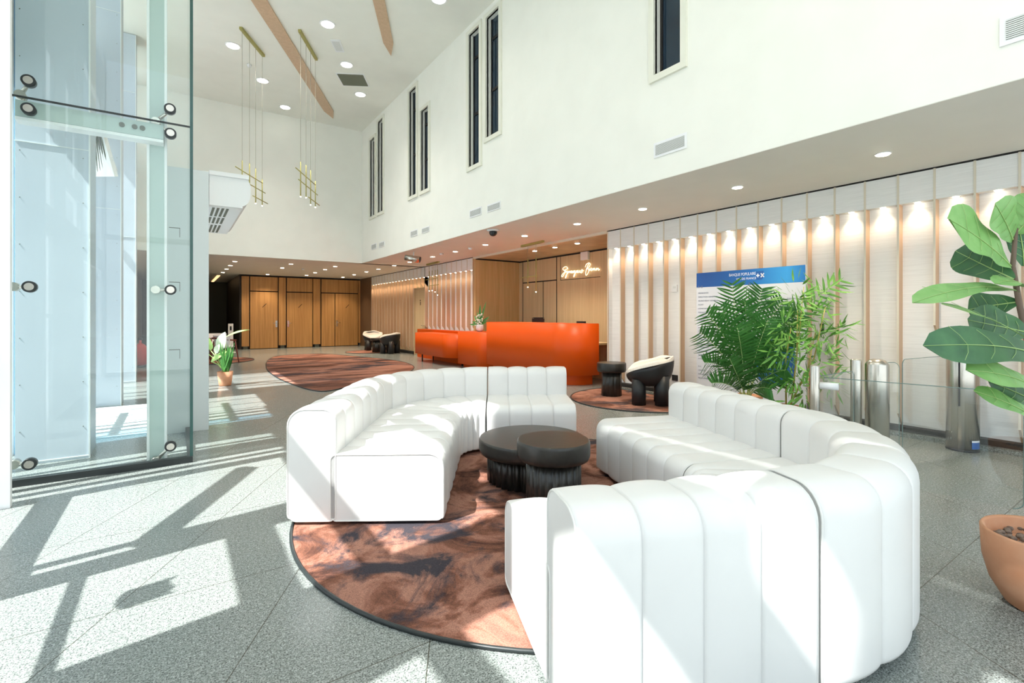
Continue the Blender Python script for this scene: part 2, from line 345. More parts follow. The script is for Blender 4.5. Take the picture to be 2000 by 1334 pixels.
# extend towards the camera beyond the frame
ceil_v = []
struct(MB().box(-1.5, 4.95, -3.2, 15.2, ZC, ZC+.2).build('ceiling', M['plaster']))
for k, (px0, py0, px1, py1, wa) in enumerate([(507, 0, 651, 230, .30), (740, 0, 764, 107, .24)]):
    def gz(px, py, z):
        d = (z-EYE)*F/(HY-py); l = (px-1000)/F*d
        return Vector((d*math.sin(TH)+l*math.cos(TH), d*math.cos(TH)-l*math.sin(TH)))
    A, B = gz(px0, py0, ZC), gz(px1, py1, ZC); d = (B-A).normalized(); A = A-d*6; nn = Vector((-d.y, d.x))
    e = B-d*.5
    pts = [A+nn*wa*.5, e+nn*wa*.42, B, e-nn*wa*.42, A-nn*wa*.5]
    struct(MB().prism([(p.x, p.y) for p in pts], ZC-.03, ZC-.002).build('trim_%d' % (2+k), M['fin_wood']))
# low ceilings
struct(MB().box(XU+.004, 6.95, -3.2, YU+.2, ZS-.003, ZS+.12).box(-1.5, 6.95, YU+.004, 28.2, ZS-.003, ZS+.12).build('ceiling', M['low_ceiling']))
struct(MB().box(6.74, 8.4, 6.5, 11.8, 2.90, 3.0).build('ceiling', M['warm_tinted_ceiling']))
struct(MB().box(6.70, 6.76, 6.66, 11.72, 2.885, 2.95).build('trim_4', M['fin_edge']))
# upper walls
WN = []   # windows: (px left, px right, py top at left, py bottom at left)
for a, b_, t, bt in [(722,735,272,430.5), (737,751,225,423), (798,817,165,393), (820.5,841,214,382.5), (913,942,56,337.5), (947,981,21,281), (1270,1343,-260,165.8)]:
    y1, y0 = yw(a, XU), yw(b_, XU); z1, z0 = zat(XU, y1, t), zat(XU, y1, bt); WN.append((y0, y1, z0, min(z1, ZC-.12)))
FR = .075
holes = [(a+FR, b_-FR, c+FR, d-FR) for a, b_, c, d in WN]
struct(holed('wall_right', 'x', XU, XU+.26, -3.2, YU, ZS, ZC, holes, M['plaster']))
for k, (a, b_, c, d) in enumerate(WN):
    w = holed('window_%d' % (k+1), 'x', XU-.035, XU+.03, a, b_, c, d, [(a+FR, b_-FR, c+FR, d-FR)], M['frame_white']); struct(w)
    p = MB().box(XU+.10, XU+.12, a+FR, b_-FR, c+FR, d-FR).build('pane', M['window_dark'], w)
    fr = MB().box(XU+.085, XU+.10, b_-FR-.035, b_-FR, c+FR, d-FR)
    for q in range(1, 3): zz = c+(d-c)*(.4*q); fr.box(XU+.085, XU+.10, a+FR, b_-FR, zz, zz+.05)
    fr.build('glazing_bar', M['black'], w)
struct(MB().box(-1.5, XU+.26, YU, YU+.25, ZS, ZC).build('wall_back', M['plaster']))
# backs that close the building
struct(MB().box(6.95, 7.1, -3.2, 6.5, 0, 3.1).box(6.95, 7.1, 11.85, 22, 0, 3.1).box(-1.5, 8.6, 27.9, 28.1, 0, 3.1).build('wall_far', M['dark']))
struct(MB().box(-1.3, 2.0, 27.6, 27.9, 0, ZS).build('wall_far', mat('dark_olive_wall', (.05,.05,.035), .6)))

# ------------------------------------------------------------------ slatted right wall
def spot(p, energy, size, parent, col=(1,.78,.56), blend=.6, rad=.03, aim=(0,0,-1)):
    l = bpy.data.lights.new('spot', 'SPOT'); l.energy = energy; l.spot_size = math.radians(size); l.spot_blend = blend; l.shadow_soft_size = rad; l.color = col
    o = bpy.data.objects.new('lamp_light', l); COL.objects.link(o); o.location = p
    o.rotation_euler = Vector(aim).to_track_quat('-Z', 'Y').to_euler()
    if parent: o.parent = parent; o.matrix_parent_inverse = parent.matrix_basis.inverted()
    return o
REC = .11
def slats(root, ys, zb, backmat, short=None, lights=True, le=3.0):
    """fins in the plane X=XS at the given Y positions; header boxes between them"""
    zt, zh = 2.925, 2.595
    for k, y in enumerate(ys):
        z0 = zb if not (short and k in short) else short[k]
        b = MB().xz([(XS, z0+.14), (XS, zt), (XS+REC, zt), (XS+REC, z0)], y-.0095, y+.0095)
        f = b.build('fin', M['fin_wood'], root)
        MB().box(XS-.004, XS-.0005, y-.0095, y+.0095, z0+.14, zt).build('fin_edge', M['fin_edge'], f)
        if k < len(ys)-1:
            y2 = ys[k+1]; lo, hi = min(y, y2)+.0095, max(y, y2)-.0095
            MB().box(XS+.003, XS+REC, lo, hi, zh, zt-.005).build('header_panel', M['textile'], root)
            if lights:
                c = (lo+hi)/2
                MB().lathe(XS+.055, c, [(.026, zh-.006), (.026, zh-.001)], 12).build('bay_lamp', M['lamp'], root)
                spot((XS+.055, c, zh-.015), le, 100, root, blend=.9)
wr = struct(MB().box(XS+REC, XS+REC+.1, -1.0, 6.64, 0, 2.94).box(XS+.02, XS+REC, 6.64, 6.68, 0, 2.94).build('wall_right_lower', M['textile'])); wr.name = 'wall_right'
ysr = [6.65-.323*k for k in range(20)]
slats(wr, ysr, .10, None, short={15: 1.1}, le=9)
struct(MB().box(6.63, XS+REC+.02, -3.1, 6.66, 0, .045).build('baseboard_right', M['granite']))
struct(MB().box(XS-.015, XS+REC+.01, -3.1, 6.66, .045, .10).build('baseboard_right', M['black']))
struct(MB().box(XS-.01, XS+REC, -3.1, 20.3, 2.926, 2.94).build('trim_5', M['black']))
# remaining piece of wall towards the camera
struct(MB().box(XS+.02, XS+REC+.1, -3.2, -1.0, 0, 2.94).build('wall_right', M['textile']))
# far slatted wall
wf = struct(MB().box(XS+REC, XS+REC+.1, 11.72, 14.93, 0, 2.94).build('wall_far_right', M['textile'])); wf.name = 'wall_right'
slats(wf, [11.78+.315*k for k in range(11)], .88, None, le=5)
wf2 = struct(MB().box(XS+REC, XS+REC+.1, 14.93, 20.3, 0, 2.94).build('wall_far_right', M['oak_pale'])); wf2.name = 'wall_right'
yf2 = [14.93+.315*k for k in range(18)]
slats(wf2, yf2, .10, None, short={0: 2.25, 1: 2.25, 2: 2.25}, le=7)
struct(MB().box(XS-.01, XS+REC, 20.29, YB, 0, 2.94).build('wall_right', M['dark_brown']))
struct(MB().box(XS-.01, XS+REC+.01, 15.9, 20.3, 0, .09).build('baseboard_right', M['black']))
d5 = struct(MB().box(XS+.05, XS+REC, 15.02, 15.83, .01, 2.22).build('door_5', M['oak_pale']))
MB().box(XS+.02, XS+.05, 14.98, 15.02, 0, 2.27).box(XS+.02, XS+.05, 15.83, 15.87, 0, 2.27).box(XS+.02, XS+.05, 14.98, 15.87, 2.22, 2.27).build('door_frame', M['oak_pale'], d5)
MB().tube([(XS+.05, 15.1, 1.0), (XS+.0, 15.1, 1.0), (XS+.0, 15.22, 1.0)], .009).build('handle', M['chrome'], d5)
MB().box(XS+.045, XS+.05, 15.38, 15.42, 1.68, 1.80).ball((XS+.047, 15.40, 1.84), .02).build('pictogram', M['black'], d5)

# recess behind the reception
rc = struct(MB().box(6.75, 8.35, 11.68, 11.78, 0, 2.9).build('wall_recess', M['oak_recess'])); rc.name = 'wall_back'
XR = 8.22
rc2 = struct(MB().box(XR, XR+.1, 6.4, 11.7, 0, 2.9).build('wall_recess', M['oak_pale'])); rc2.name = 'wall_right'
struct(MB().box(6.84, 8.3, 6.45, 6.62, 0, 2.9).build('wall_front', M['oak_pale']))
ye = [yw(px, XR) for px in (1021, 1061, 1087.5, 1095, 1161)]
zt1, zt0 = 2.86, zat(XR, ye[0], 553)
g = MB()
for y in (ye[0]-.01, ye[2], ): g.box(XR-.006, XR, y-.012, y+.012, 0, 2.88)
g.box(XR-.006, XR, ye[1]-.01, ye[1]+.01, 0, zt0); g.box(XR-.006, XR, ye[2], ye[0], zt0-.015, zt0+.015); g.box(XR-.006, XR, 6.6, 11.68, 2.86, 2.9)
zb0 = zat(XR, ye[3], 547.5)
g.box(XR-.006, XR, ye[3]-.006, ye[3]+.006, zb0, 2.86).box(XR-.006, XR, ye[4]-.2, ye[3], zb0-.006, zb0+.006)
g.build('panel_joint', M['black'], rc2)
struct(MB().box(6.76, 8.2, 11.655, 11.68, 2.865, 2.9).build('trim_6', M['black']))

# back wall of oak: dark backing, pilasters, over-door panels, doors
wbk = struct(MB().box(2.06, 6.74, YB, YB+.15, 0, ZS).build('wall_back', M['black']))
struct(MB().box(2.02, 2.06, YB-.02, 27.9, 0, ZS).build('wall_left_far', M['dark'])).name = 'wall_left'
def bx(px0, px1, z0, z1, m, name, parent, t=.06):
    x0, x1 = xw(px0, YB-t), xw(px1, YB-t); return MB().box(x0, x1, YB-t, YB-.001, z0, z1).build(name, m, parent)
ZH = 2.87; ZD = 2.27
for a, b_ in [(472, 486.5), (544.5, 558.3), (611.8, 625.8), (700, 704)]:
    bx(a, b_, .12, ZH, M['oak'], 'pilaster', wbk, .08)
    xa, xb = xw(a+3, YB), xw(b_-3, YB); MB().box(xa, xb, YB-.03, YB-.001, 0, .12).build('plinth', M['grille'], wbk)
for a, b_ in [(488.7, 542.3), (560.5, 610.2), (628, 698.8)]: bx(a, b_, ZD+.04, ZH, M['oak'], 'over_door_panel', wbk)
struct(MB().box(2.06, 6.74, YB-.04, YB-.001, 2.89, ZS).build('trim_7', M['black']))
def door(n, a, b_, hpx, hdir, picto):
    x0, x1 = xw(a, YB-.06), xw(b_, YB-.06)
    d = struct(MB().box(x0, x1, YB-.06, YB-.002, .02, ZD).build('door_%d' % n, M['oak']))
    if hpx:
        hx = xw(hpx, YB-.07); MB().box(hx-.035, hx+.035, YB-.07, YB-.061, .86, 1.12).build('handle_plate', M['chrome'], d)
        MB().tube([(hx, YB-.07, 1.02), (hx, YB-.12, 1.02), (hx+hdir*.14, YB-.12, 1.02)], .010).build('handle', M['chrome'], d)
    if picto:
        cx = xw(picto, YB-.07); MB().add([(cx-.07, YB-.063, 1.66), (cx-.05, YB-.063, 1.65), (cx+.09, YB-.063, 1.80), (cx+.07, YB-.063, 1.81)], [(0,1,2,3)]).build('pictogram', M['black'], d)
door(1, 488.7, 542.3, 540, -1, 516); door(2, 560.5, 610.2, 563, 1, 586); door(3, 628, 653.5, None, 0, None); door(4, 655, 698.8, 658, 1, 678)

# ------------------------------------------------------------------ facade columns, vestibule
def clad_column(x0, x1, y0, y1, label):
    t = thing('clad_column', (x0, y0, 0), label, 'column', 'aluminium clad facade columns')
    MB().box(x0, x1, y0, y1, 0, 6.96).build('column_core', M['alu'], t)
    e = MB()
    for zz in (0.02, 2.9, 5.8): e.box(x0-.004, x1+.004, y0-.006, y0, zz, zz+.008)
    e.box(x1, x1+.012, y0-.012, y0+.02, 0, 6.96); e.build('panel_joint', M['grey_panel'], t)
    s = MB()
    for zz in [.3+.42*i for i in range(16)]:
        for x in (x0+.03, x1-.04): s.lathe(x, y0-.002, [(.004, zz), (.004, zz+.006)], 8)
    s.build('screw', M['grille'], t)
    return t
clad_column(-1.19, -.69, 6.1, 6.6, 'pale blue aluminium clad column, nearest behind the glass vestibule pane')
clad_column(-1.15, -.69, 9.25, 9.75, 'pale blue clad column seen behind the nearest one, beyond the vestibule mat')
clad_column(-1.15, -.69, 12.4, 12.9, 'pale clad column farthest away, glimpsed through the vestibule glass')
struct(MB().box(-1.29, -.965, 4.82, 4.87, 0, 6.96).build('trim_8', M['white_paint']))
# vestibule panes
YG, XG = 5.385, .11; ZJ = 3.075
fr = thing('vestibule_frame', (-1.06, YG, 0), 'tall glass vestibule with black joint, corner and base rail beside the white jamb', 'glass vestibule')
def pane(name, b, label):
    return tag(b.build(name, M['glass'], fr), label)
p1 = pane('glass_pane', MB().box(-1.28, XG-.012, YG, YG+.015, .055, ZJ-.006), 'lower front glass pane of the entrance vestibule, facing the viewer')
p2 = pane('glass_pane', MB().box(-1.28, XG-.012, YG, YG+.015, ZJ+.006, 6.9), 'upper front glass pane above the black joint of the vestibule')
p3 = pane('glass_pane', MB().box(XG-.008, XG+.004, YG+.02, 6.78, .055, 6.9), 'side glass pane of the vestibule seen nearly edge on')
MB().box(-1.28, XG+.01, YG-.02, YG+.05, 0, .055).box(XG-.03, XG+.01, YG+.05, 6.8, 0, .055).build('base_rail', M['rubber'], fr)
MB().box(-1.28, XG, YG-.002, YG+.018, ZJ-.006, ZJ+.006).build('gasket', M['rubber'], fr)
MB().box(XG-.012, XG+.012, YG-.004, YG+.022, .055, 6.9).build('corner_gasket', M['glass_edge'], fr)
# horizontal stiffening beam behind the joint
bm = thing('glass_beam', (-1.06, 5.42, 2.85), 'grey green horizontal beam with round bolts behind the vestibule joint', 'beam')
MB().box(-1.06, -.10, 5.43, 5.47, 2.93, 3.06).build('web', M['green_post'], bm)
MB().box(-1.06, -.10, 5.42, 5.55, 2.90, 2.925).build('flange', M['white_paint'], bm)
for px in (238, 263, 278):
    x = xw(px, 5.42); MB().tube([(x, 5.43, 3.0), (x, 5.415, 3.0)], .020, 16).build('bolt', M['grille'], bm)
# pale green post
ps = thing('steel_post', (-.2, 5.7, 0), 'pale green painted steel post standing behind the vestibule glass', 'post')
x0, x1 = xw(292, 5.55), xw(321, 5.55)
MB().box(x0, x1, 5.55, 5.75, 0, 6.9).build('post_body', M['green_post'], ps)
MB().box(x0-.02, x0, 5.54, 5.76, 0, 6.9).box(x1, x1+.02, 5.54, 5.76, 0, 6.9).build('post_edge', M['white_paint'], ps)
# spider fittings
def spider(px, py, discs, label, Y=YG):
    c = at(px, py, 1); k = (Y+.09)/c.y
    H = Vector((c.x*k, Y+.09, EYE+(c.z-EYE)*k))
    t = thing('spider_fitting', H, label, 'glass fitting', 'spider fittings of the vestibule')
    MB().tube([(H.x, H.y-.03, H.z), (H.x, H.y+.05, H.z)], .035, 18).build('hub', M['steel'], t)
    for dx, dy in discs:
        q = at(dx, dy, 1); k = Y/q.y; D = Vector((q.x*k, Y, EYE+(q.z-EYE)*k))
        MB().tube([H, D+Vector((0, .045, 0))], [.018, .011]).build('arm', M['steel'], t)
        MB().tube([D+Vector((0, .05, 0)), D+Vector((0, -.008, 0))], .045, 24).build('gasket_ring', M['rubber'], t)
        MB().tube([D+Vector((0, -.007, 0)), D+Vector((0, -.013, 0))], .030, 24).build('cap', M['steel'], t)
spider(40, 186, [(55,157),(55,212)], 'two-armed steel fitting at the left end of the vestibule joint, on the beam')
spider(304, 238, [(332,212),(333,260)], 'two-armed steel fitting at the right end of the vestibule joint')
spider(27, 560, [(57,560)], 'single-disc steel fitting at mid height by the white jamb')
spider(304, 566, [(333,566)], 'single-disc steel fitting at mid height on the green post')
spider(28, 907, [(57,907)], 'single-disc steel fitting near the floor by the white jamb')
spider(304, 900, [(333,872)], 'slanting steel fitting near the floor at the foot of the green post')
# portal with air curtains
pt = thing('door_portal', (-.09, 6.8, 0), 'grey panelled door portal beside the vestibule with flush slots', 'portal')
MB().box(-.09, .31, 6.8, 7.0, 0, 3.04).build('side_panel', M['grey_panel'], pt)
MB().box(-.09, .31, 9.3, 9.5, 0, 3.04).build('side_panel', M['grey_panel'], pt)
MB().box(-.09, .31, 7.0, 9.3, 2.66, 3.04).build('lintel', M['grey_panel'], pt)
for zz in (2.34, 1.72, .95): MB().box(-.075, .03, 6.797, 6.7995, zz, zz+.008).box(.025, .03, 6.797, 6.7995, zz-.1, zz).build('slot', M['grille'], pt)
def air_curtain(x0, x1, y0, y1, z0, z1, label):
    t = thing('air_curtain', (x0, y0, z0), label, 'air curtain')
    w = x1-x0; h = z1-z0; pts = [(x0, z0), (x0+w*.80, z0)]
    pts += [(x1-w*.25+w*.25*math.sin(a), z0+.02+h*.40-h*.40*math.cos(a)) for a in [math.pi*i/16*.5+.1 for i in range(1, 16)]]
    pts += [(x1, z1-.12), (x1-.03, z1-.05), (x0, z1-.05)]
    o = MB().xz(pts, y0, y1).build('casing', M['white_paint'], t)
    MB().box(x0, x1-.02, y0-.02, y1+.02, z1-.05, z1).build('top_rail', M['white_paint'], t)
    g = MB()
    for a, b_ in ((y0+.15, y0+.75), (y0+.85, y0+1.35), (y0+1.5, y1-.1)):
        for i in range(4): xx = x0+.04+i*.05; g.box(xx, xx+.028, a, b_, z0-.004, z0+.001)
    g.build('outlet_grille', M['grille'], t)
    MB().tube([(x1-.10, y1-.02, z0+.02), (x1-.10, y1+.01, z0+.02)], .02).build('knob', M['grille'], t)
    return t
air_curtain(.318, .76, 6.9, 9.25, 2.67, 3.08, 'white air curtain unit with outlet grilles mounted on the door portal')
# inner louvred unit seen through the glass
t = thing('louvre_unit', (-.69, 6.7, 2.6), 'white louvred air unit seen through the vestibule glass beside the nearest column', 'air unit')
P0 = [at(181, 268, 6.2), at(200, 262, 6.2), at(224, 345, 6.6), at(181, 345, 6.6)]
MB().add(P0+[p+Vector((0, .5, .12)) for p in P0], [(0,1,2,3),(7,6,5,4),(0,4,5,1),(1,5,6,2),(2,6,7,3),(3,7,4,0)]).build('casing', M['white_paint'], t)
g = MB()
for i in range(6):
    f = i/6; a = P0[0].lerp(P0[1], .05+f*.9); b_ = P0[3].lerp(P0[2], .12+f*.8)
    if i: g.tube([a+Vector((0,-.01,-.01)), b_+Vector((0,-.01,.02))], .008, 6)
g.build('louvre', M['grille'], t)
c_ = (P0[1]+P0[2])/2+Vector((0, .3, .05)); MB().tube([c_, (-.74, 9.245, c_.z)], .02, 8).build('bracket', M['white_paint'], t)
# entrance mat
mt = MB()
for i in range(30): y = 6.95+i*.075; mt.box(-1.1, -.12, y, y+.05, .002, .016)
tag(mt.build('entrance_mat', M['grey_panel']), 'ribbed entrance mat set in the vestibule floor', 'mat')
t = thing('fire_extinguisher', (-.86, 14.95, 0), 'red fire extinguisher glimpsed through the vestibule glass', 'fire extinguisher')
q = at(274, 690, 12.7); t.location = (q.x, q.y, 0)
MB().lathe(q.x, q.y, [(.10,.05),(.14,.08),(.14,.50),(.10,.58),(.03,.62),(.03,.70)], 20).build('cylinder', M['red'], t)
MB().box(q.x-.06, q.x+.06, q.y-.02, q.y+.02, .70, .75).build('valve', M['black_lacquer'], t)
MB().lathe(q.x, q.y, [(.16,0),(.16,.05)], 20).build('stand', M['black_lacquer'], t)

# ------------------------------------------------------------------ rugs
def circle(cx, cy, r, n=96): return [(cx+r*math.cos(2*math.pi*i/n), cy+r*math.sin(2*math.pi*i/n)) for i in range(n)]
def rug(pts, label, m):
    cx = sum(p[0] for p in pts)/len(pts); cy = sum(p[1] for p in pts)/len(pts)
    t = thing('rug', (cx, cy, 0), label, 'rug')
    MB().prism(pts, .001, .011).build('pile', m, t)
    MB().tube([(x, y, .008) for x, y in pts+pts[:2]], .011, 6, False).build('binding', M['rubber'], t); return t
rug(circle(2.262, 2.902, 1.72), 'round rust and charcoal rug under the white sofas', M['rug'])
rug([p for p in [(min(x, 6.60), y) for x, y in circle(6.22, 5.35, 1.17)]], 'round rust rug by the slatted wall under the black armchair', M['rug_side'])
def gzz(px, py): d = EYE*F/(py-HY); l = (px-1000)/F*d; return (d*math.sin(TH)+l*math.cos(TH), d*math.cos(TH)-l*math.sin(TH))
blob = [gzz(*p) for p in [(519,719),(520,708),(526,701),(540,695.5),(580,692.8),(620,691.2),(650,692.5),(685,695.8),(725,699.2),(765,703.5),(795,709),(812,717),(800,728),(740,742),(680,756),(640,766),(610,764),(575,753),(545,741),(527,729)]]
def smooth_loop(P, k=4):
    for _ in range(k): P = [q for i in range(len(P)) for q in ((P[i][0]*.75+P[(i+1)%len(P)][0]*.25, P[i][1]*.75+P[(i+1)%len(P)][1]*.25), (P[i][0]*.25+P[(i+1)%len(P)][0]*.75, P[i][1]*.25+P[(i+1)%len(P)][1]*.75))]
    return P
rug(smooth_loop(blob, 2), 'large free-form rust and charcoal rug in front of the low orange counter', M['rug_far'])
rug(circle(.72, 16.85, 1.22, 64), 'round rust rug under the red-legged chairs beyond the potted plant', M['rug_side'])
rug(circle(5.82, 17.75, .84, 64), 'small round rust rug under the pair of far armchairs', M['rug_side'])

# ------------------------------------------------------------------ sofas
def rrect(s0, s1, z0, z1, rad, n=7):   # rad: bl, br, tr, tl
    P = []
    for (cx, cy, r, a0) in ((s0+rad[0], z0+rad[0], rad[0], 180), (s1-rad[1], z0+rad[1], rad[1], 270), (s1-rad[2], z1-rad[2], rad[2], 0), (s0+rad[3], z1-rad[3], rad[3], 90)):
        for i in range(n+1):
            a = math.radians(a0+90*i/n); P.append((cx+r*math.cos(a), cy+r*math.sin(a), math.cos(a), math.sin(a)))
    Q = []
    for i in range(len(P)):   # add mid points on long straight runs
        Q.append(P[i]); p, q = P[i], P[(i+1) % len(P)]; dd = math.hypot(p[0]-q[0], p[1]-q[1])
        if dd > .12:
            for j in range(1, 4): f = j/4; Q.append((p[0]+(q[0]-p[0])*f, p[1]+(q[1]-p[1])*f, p[2], p[3]))
    return Q
def sweep(name, path, nch, prof, parent, amp):
    S = 12; ts = []
    for c in range(nch):
        for i in range(S):
            tau = .5-.5*math.cos(math.pi*i/S); ts.append((c, tau))
    ts.append((nch-1, 1.0))
    vs = []; n = len(prof)
    for k, (c, tau) in enumerate(ts):
        t = (c+tau)/nch; Fp, Nn = path(t)
        a = max(0, math.sin(math.pi*tau))**.55*amp
        if tau <= 1e-6 or tau >= 1-1e-6: a = -.004
        if (c == 0 and tau < .5) or (c == nch-1 and tau > .5): a = amp*(.80+.20*math.sin(math.pi*tau))
        if k == 0 or k == len(ts)-1: a = amp*.80-.006
        for s, z, ns, nz in prof:
            aa = a if nz > -.5 else 0
            vs.append((Fp.x+Nn.x*(s+ns*aa), Fp.y+Nn.y*(s+ns*aa), z+nz*aa))
    m = len(ts)
    fs = [(i*n+j, i*n+(j+1) % n, (i+1)*n+(j+1) % n, (i+1)*n+j) for i in range(m-1) for j in range(n)]
    fs += [tuple(range(n-1, -1, -1)), tuple(range((m-1)*n, m*n))]
    o = mesh(name, vs, fs, M['leather'], parent, True, flat=(len(fs)-1, len(fs)-2))
    return o, vs, n, m
DEP = .97
SEAT = rrect(0, .70, .035, .448, (.03, .03, .03, .085)); BACK = rrect(.685, DEP, .035, .738, (.03, .05, .10, .075))
def sofa(label, path, nch, amp=.019, ends=(1, 1)):
    Fp, Nn = path(.5); c = Fp+Nn*.48
    t = thing('sofa_module', (c.x, c.y, 0), label, 'sofa')
    for nm, pr in (('seat', SEAT), ('backrest', BACK)):
        o, vs, n, m = sweep(nm, path, nch, pr, t, amp)
        for e, k in ((ends[0], 0), (ends[1], m-1)):
            if e:
                ring = [Vector(v) for v in vs[k*n:(k+1)*n]]; MB().tube(ring+ring[:1], .0045, 6, False).build('piping', M['piping'], o)
    for tt in (.06, .5, .94):
        Fq, Nq = path(tt)
        for s in (.12, .85): q = Fq+Nq*s; MB().lathe(q.x, q.y, [(.022, .0), (.028, .04)], 14).build('foot', M['black_lacquer'], t)
    return t
def straight(P0, u, nrm, Ln): return lambda t: (P0+u*(Ln*t), nrm)
def corner(P0, u, n0, v, a, b):   # starts at P0 heading u, outward normal n0; turns until heading v, outward normal u
    def f(t):
        ph = t*math.pi/2; return (P0+u*(a*math.sin(ph))+v*(b*(1-math.cos(ph))), (n0*math.cos(ph)+u*math.sin(ph)).normalized())
    return f
u = Vector((.539, .842)).normalized(); nL = Vector((-u.y, u.x)); v = -nL
P0 = Vector((1.405, 2.86)); LA = 1.325
sofa('white channelled straight sofa section with its end panel facing the viewer, left group', straight(P0, u, nL, LA-.004), 6)
PA = P0+u*LA
sofa('white channelled corner sofa section between the left straight section and the armless chair section', corner(PA+u*.004, u, nL, v, .30, .235), 6, .017, (1, 1))
PB = PA+u*.318+v*.255
sofa('white four-channel armless sofa chair section behind the black coffee tables', straight(PB, v, u, .87), 4)
# right group
ur = Vector((-.366, -.93)).normalized(); nr_ = Vector((.93, -.366)).normalized(); vr = -nr_   # heading towards camera; outward to the right
R0 = Vector((2.985, 3.075)); LR = 1.32
sofa('white channelled straight sofa section with its back to the palm and the glass gate', straight(R0, ur, nr_, LR-.012), 6, .014)
RA = R0+ur*LR
sofa('white channelled corner sofa section at the right, curving towards the viewer', corner(RA+ur*.008, ur, nr_, vr, .235, .235), 6, .016)
RB = Vector((2.155, 1.713)); vr2 = Vector((-.935, .355)).normalized(); ur2 = Vector((-.355, -.935)).normalized()
sofa('white four-channel sofa section nearest the viewer, seen from its back', straight(RB, vr2, ur2, .87), 4, .015)

# ------------------------------------------------------------------ coffee tables
def fluted(n, a): return lambda t: 1+a*abs(math.sin(n*t/2))
def ctable(x, y, R, H, TK, rb, label, nfl=28, group=None):
    t = thing('coffee_table', (x, y, 0), label, 'table', group)
    b = .03; z0 = H-TK
    MB().lathe(x, y, [(R-.035, z0), (R-.012, z0+.006), (R-.002, z0+.03), (R, z0+.05), (R, H-.02), (R-.004, H-.006), (R-.012, H)], 72).build('tabletop', M['black_wood'], t)
    o = MB().lathe(x, y, [(rb, .012), (rb, z0+.004)], nfl*8, True, fluted(nfl, .07)).build('fluted_base', M['black_wood'], t)
    return t
ctable(2.416, 3.253, .435, .35, .12, .345, 'larger lower black round coffee table with fluted base on the round rug', 36)
ctable(2.17, 2.67, .255, .485, .135, .18, 'smaller taller black round coffee table overlapping the larger one', 22)
ctable(5.98, 5.83, .24, .56, .155, .155, 'black round side table with fluted base beside the armchair at the slatted wall', 12)
ctable(5.97, 17.40, .235, .52, .10, .16, 'black round side table between the two far armchairs', 12)

# ------------------------------------------------------------------ scoop armchairs on four thick legs
def scoop_chair(x, y, rot, label, s=1.0):
    t = thing('armchair', (x, y, 0), label, 'armchair'); c, sn = math.cos(rot), math.sin(rot)
    R = lambda px, py, pz: (x+s*(px*c-py*sn), y+s*(px*sn+py*c), pz*s)
    # tub shell: rim height rises from front (-y) to back (+y)
    n = 48
    def shell(rin, zoff, extra=0):
        rows = []
        for k in range(9):
            f = k/8; row = []
            for i in range(n):
                a = 2*math.pi*i/n; cb = -math.cos(a)     # a=0 -> front(-y)
                rim = .43+.26*max(0, (1+cb)/2)**.5+.02*math.cos(2*a)
                rr = rin*(.60+.40*math.sin(f*math.pi/2)**.8); zz = .30+(rim-.30)*f**1.3
                row.append(R(rr*math.sin(a)*1.06, -rr*math.cos(a), zz+zoff+extra*f))
            rows.append(row)
        return rows
    o_, i_ = shell(.36, 0), shell(.325, .03, -.01)
    rows = o_+i_[::-1]; vs = [p for r in rows for p in r]; m = len(rows)
    fs = [(i*n+k, i*n+(k+1) % n, (i+1)*n+(k+1) % n, (i+1)*n+k) for i in range(m-1) for k in range(n)]+[tuple(range(n-1, -1, -1)), tuple(range((m-1)*n, m*n))]
    mesh('shell', vs, fs, M['black_lacquer'], t, True)
    for lx in (-.19, .19):
        for ly in (-.17, .17):
            a, b_ = R(lx, ly, 0), R(lx, ly, .46 if ly > 0 else .40); MB().tube([a, b_], .105*s, 28).build('leg', M['black_lacquer'], t)
    # cushion lining the inside and rolling over the rim
    rows = []
    for k in range(10):
        f = k/9; row = []
        for i in range(n):
            a = 2*math.pi*i/n; cb = -math.cos(a); rim = .43+.26*max(0, (1+cb)/2)**.5
            rr = .322*(.05+.95*math.sin(min(1, f*1.15)*math.pi/2)) if f < .85 else .325+.02*(f-.85)/.15
            zz = .44+(rim+.06-.44)*max(0, f)**1.6
            puff = .012*math.sin(5*a)*f+.02*math.sin(math.pi*f)
            row.append(R(rr*math.sin(a)*1.04, -rr*math.cos(a), zz+puff))
        rows.append(row)
    row = []
    for i in range(n):
        a = 2*math.pi*i/n; cb = -math.cos(a); rim = .43+.26*max(0, (1+cb)/2)**.5
        row.append(R(.352*math.sin(a)*1.05, -.352*math.cos(a), rim+.045+.008*math.sin(7*a)))
    rows.append(row); row = []
    for i in range(n):
        a = 2*math.pi*i/n; cb = -math.cos(a); rim = .43+.26*max(0, (1+cb)/2)**.5
        row.append(R(.362*math.sin(a)*1.06, -.362*math.cos(a), rim+.003))
    rows.append(row)
    vs = [p for r in rows for p in r]; m = len(rows)
    fs = [(i*n+k, i*n+(k+1) % n, (i+1)*n+(k+1) % n, (i+1)*n+k) for i in range(m-1) for k in range(n)]+[tuple(range(n-1, -1, -1))]
    mesh('cushion', vs, fs, M['cushion'], t, True); return t
scoop_chair(5.95, 5.0, math.radians(222), 'black four-legged scoop armchair with cream cushion by the slatted wall', .98)
scoop_chair(6.20, 18.55, math.radians(-10), 'far armchair with cream cushion facing the viewer behind the small table', .98)
scoop_chair(6.20, 16.72, math.radians(215), 'far armchair seen from its black back in front of the fluted oak wall', .98)

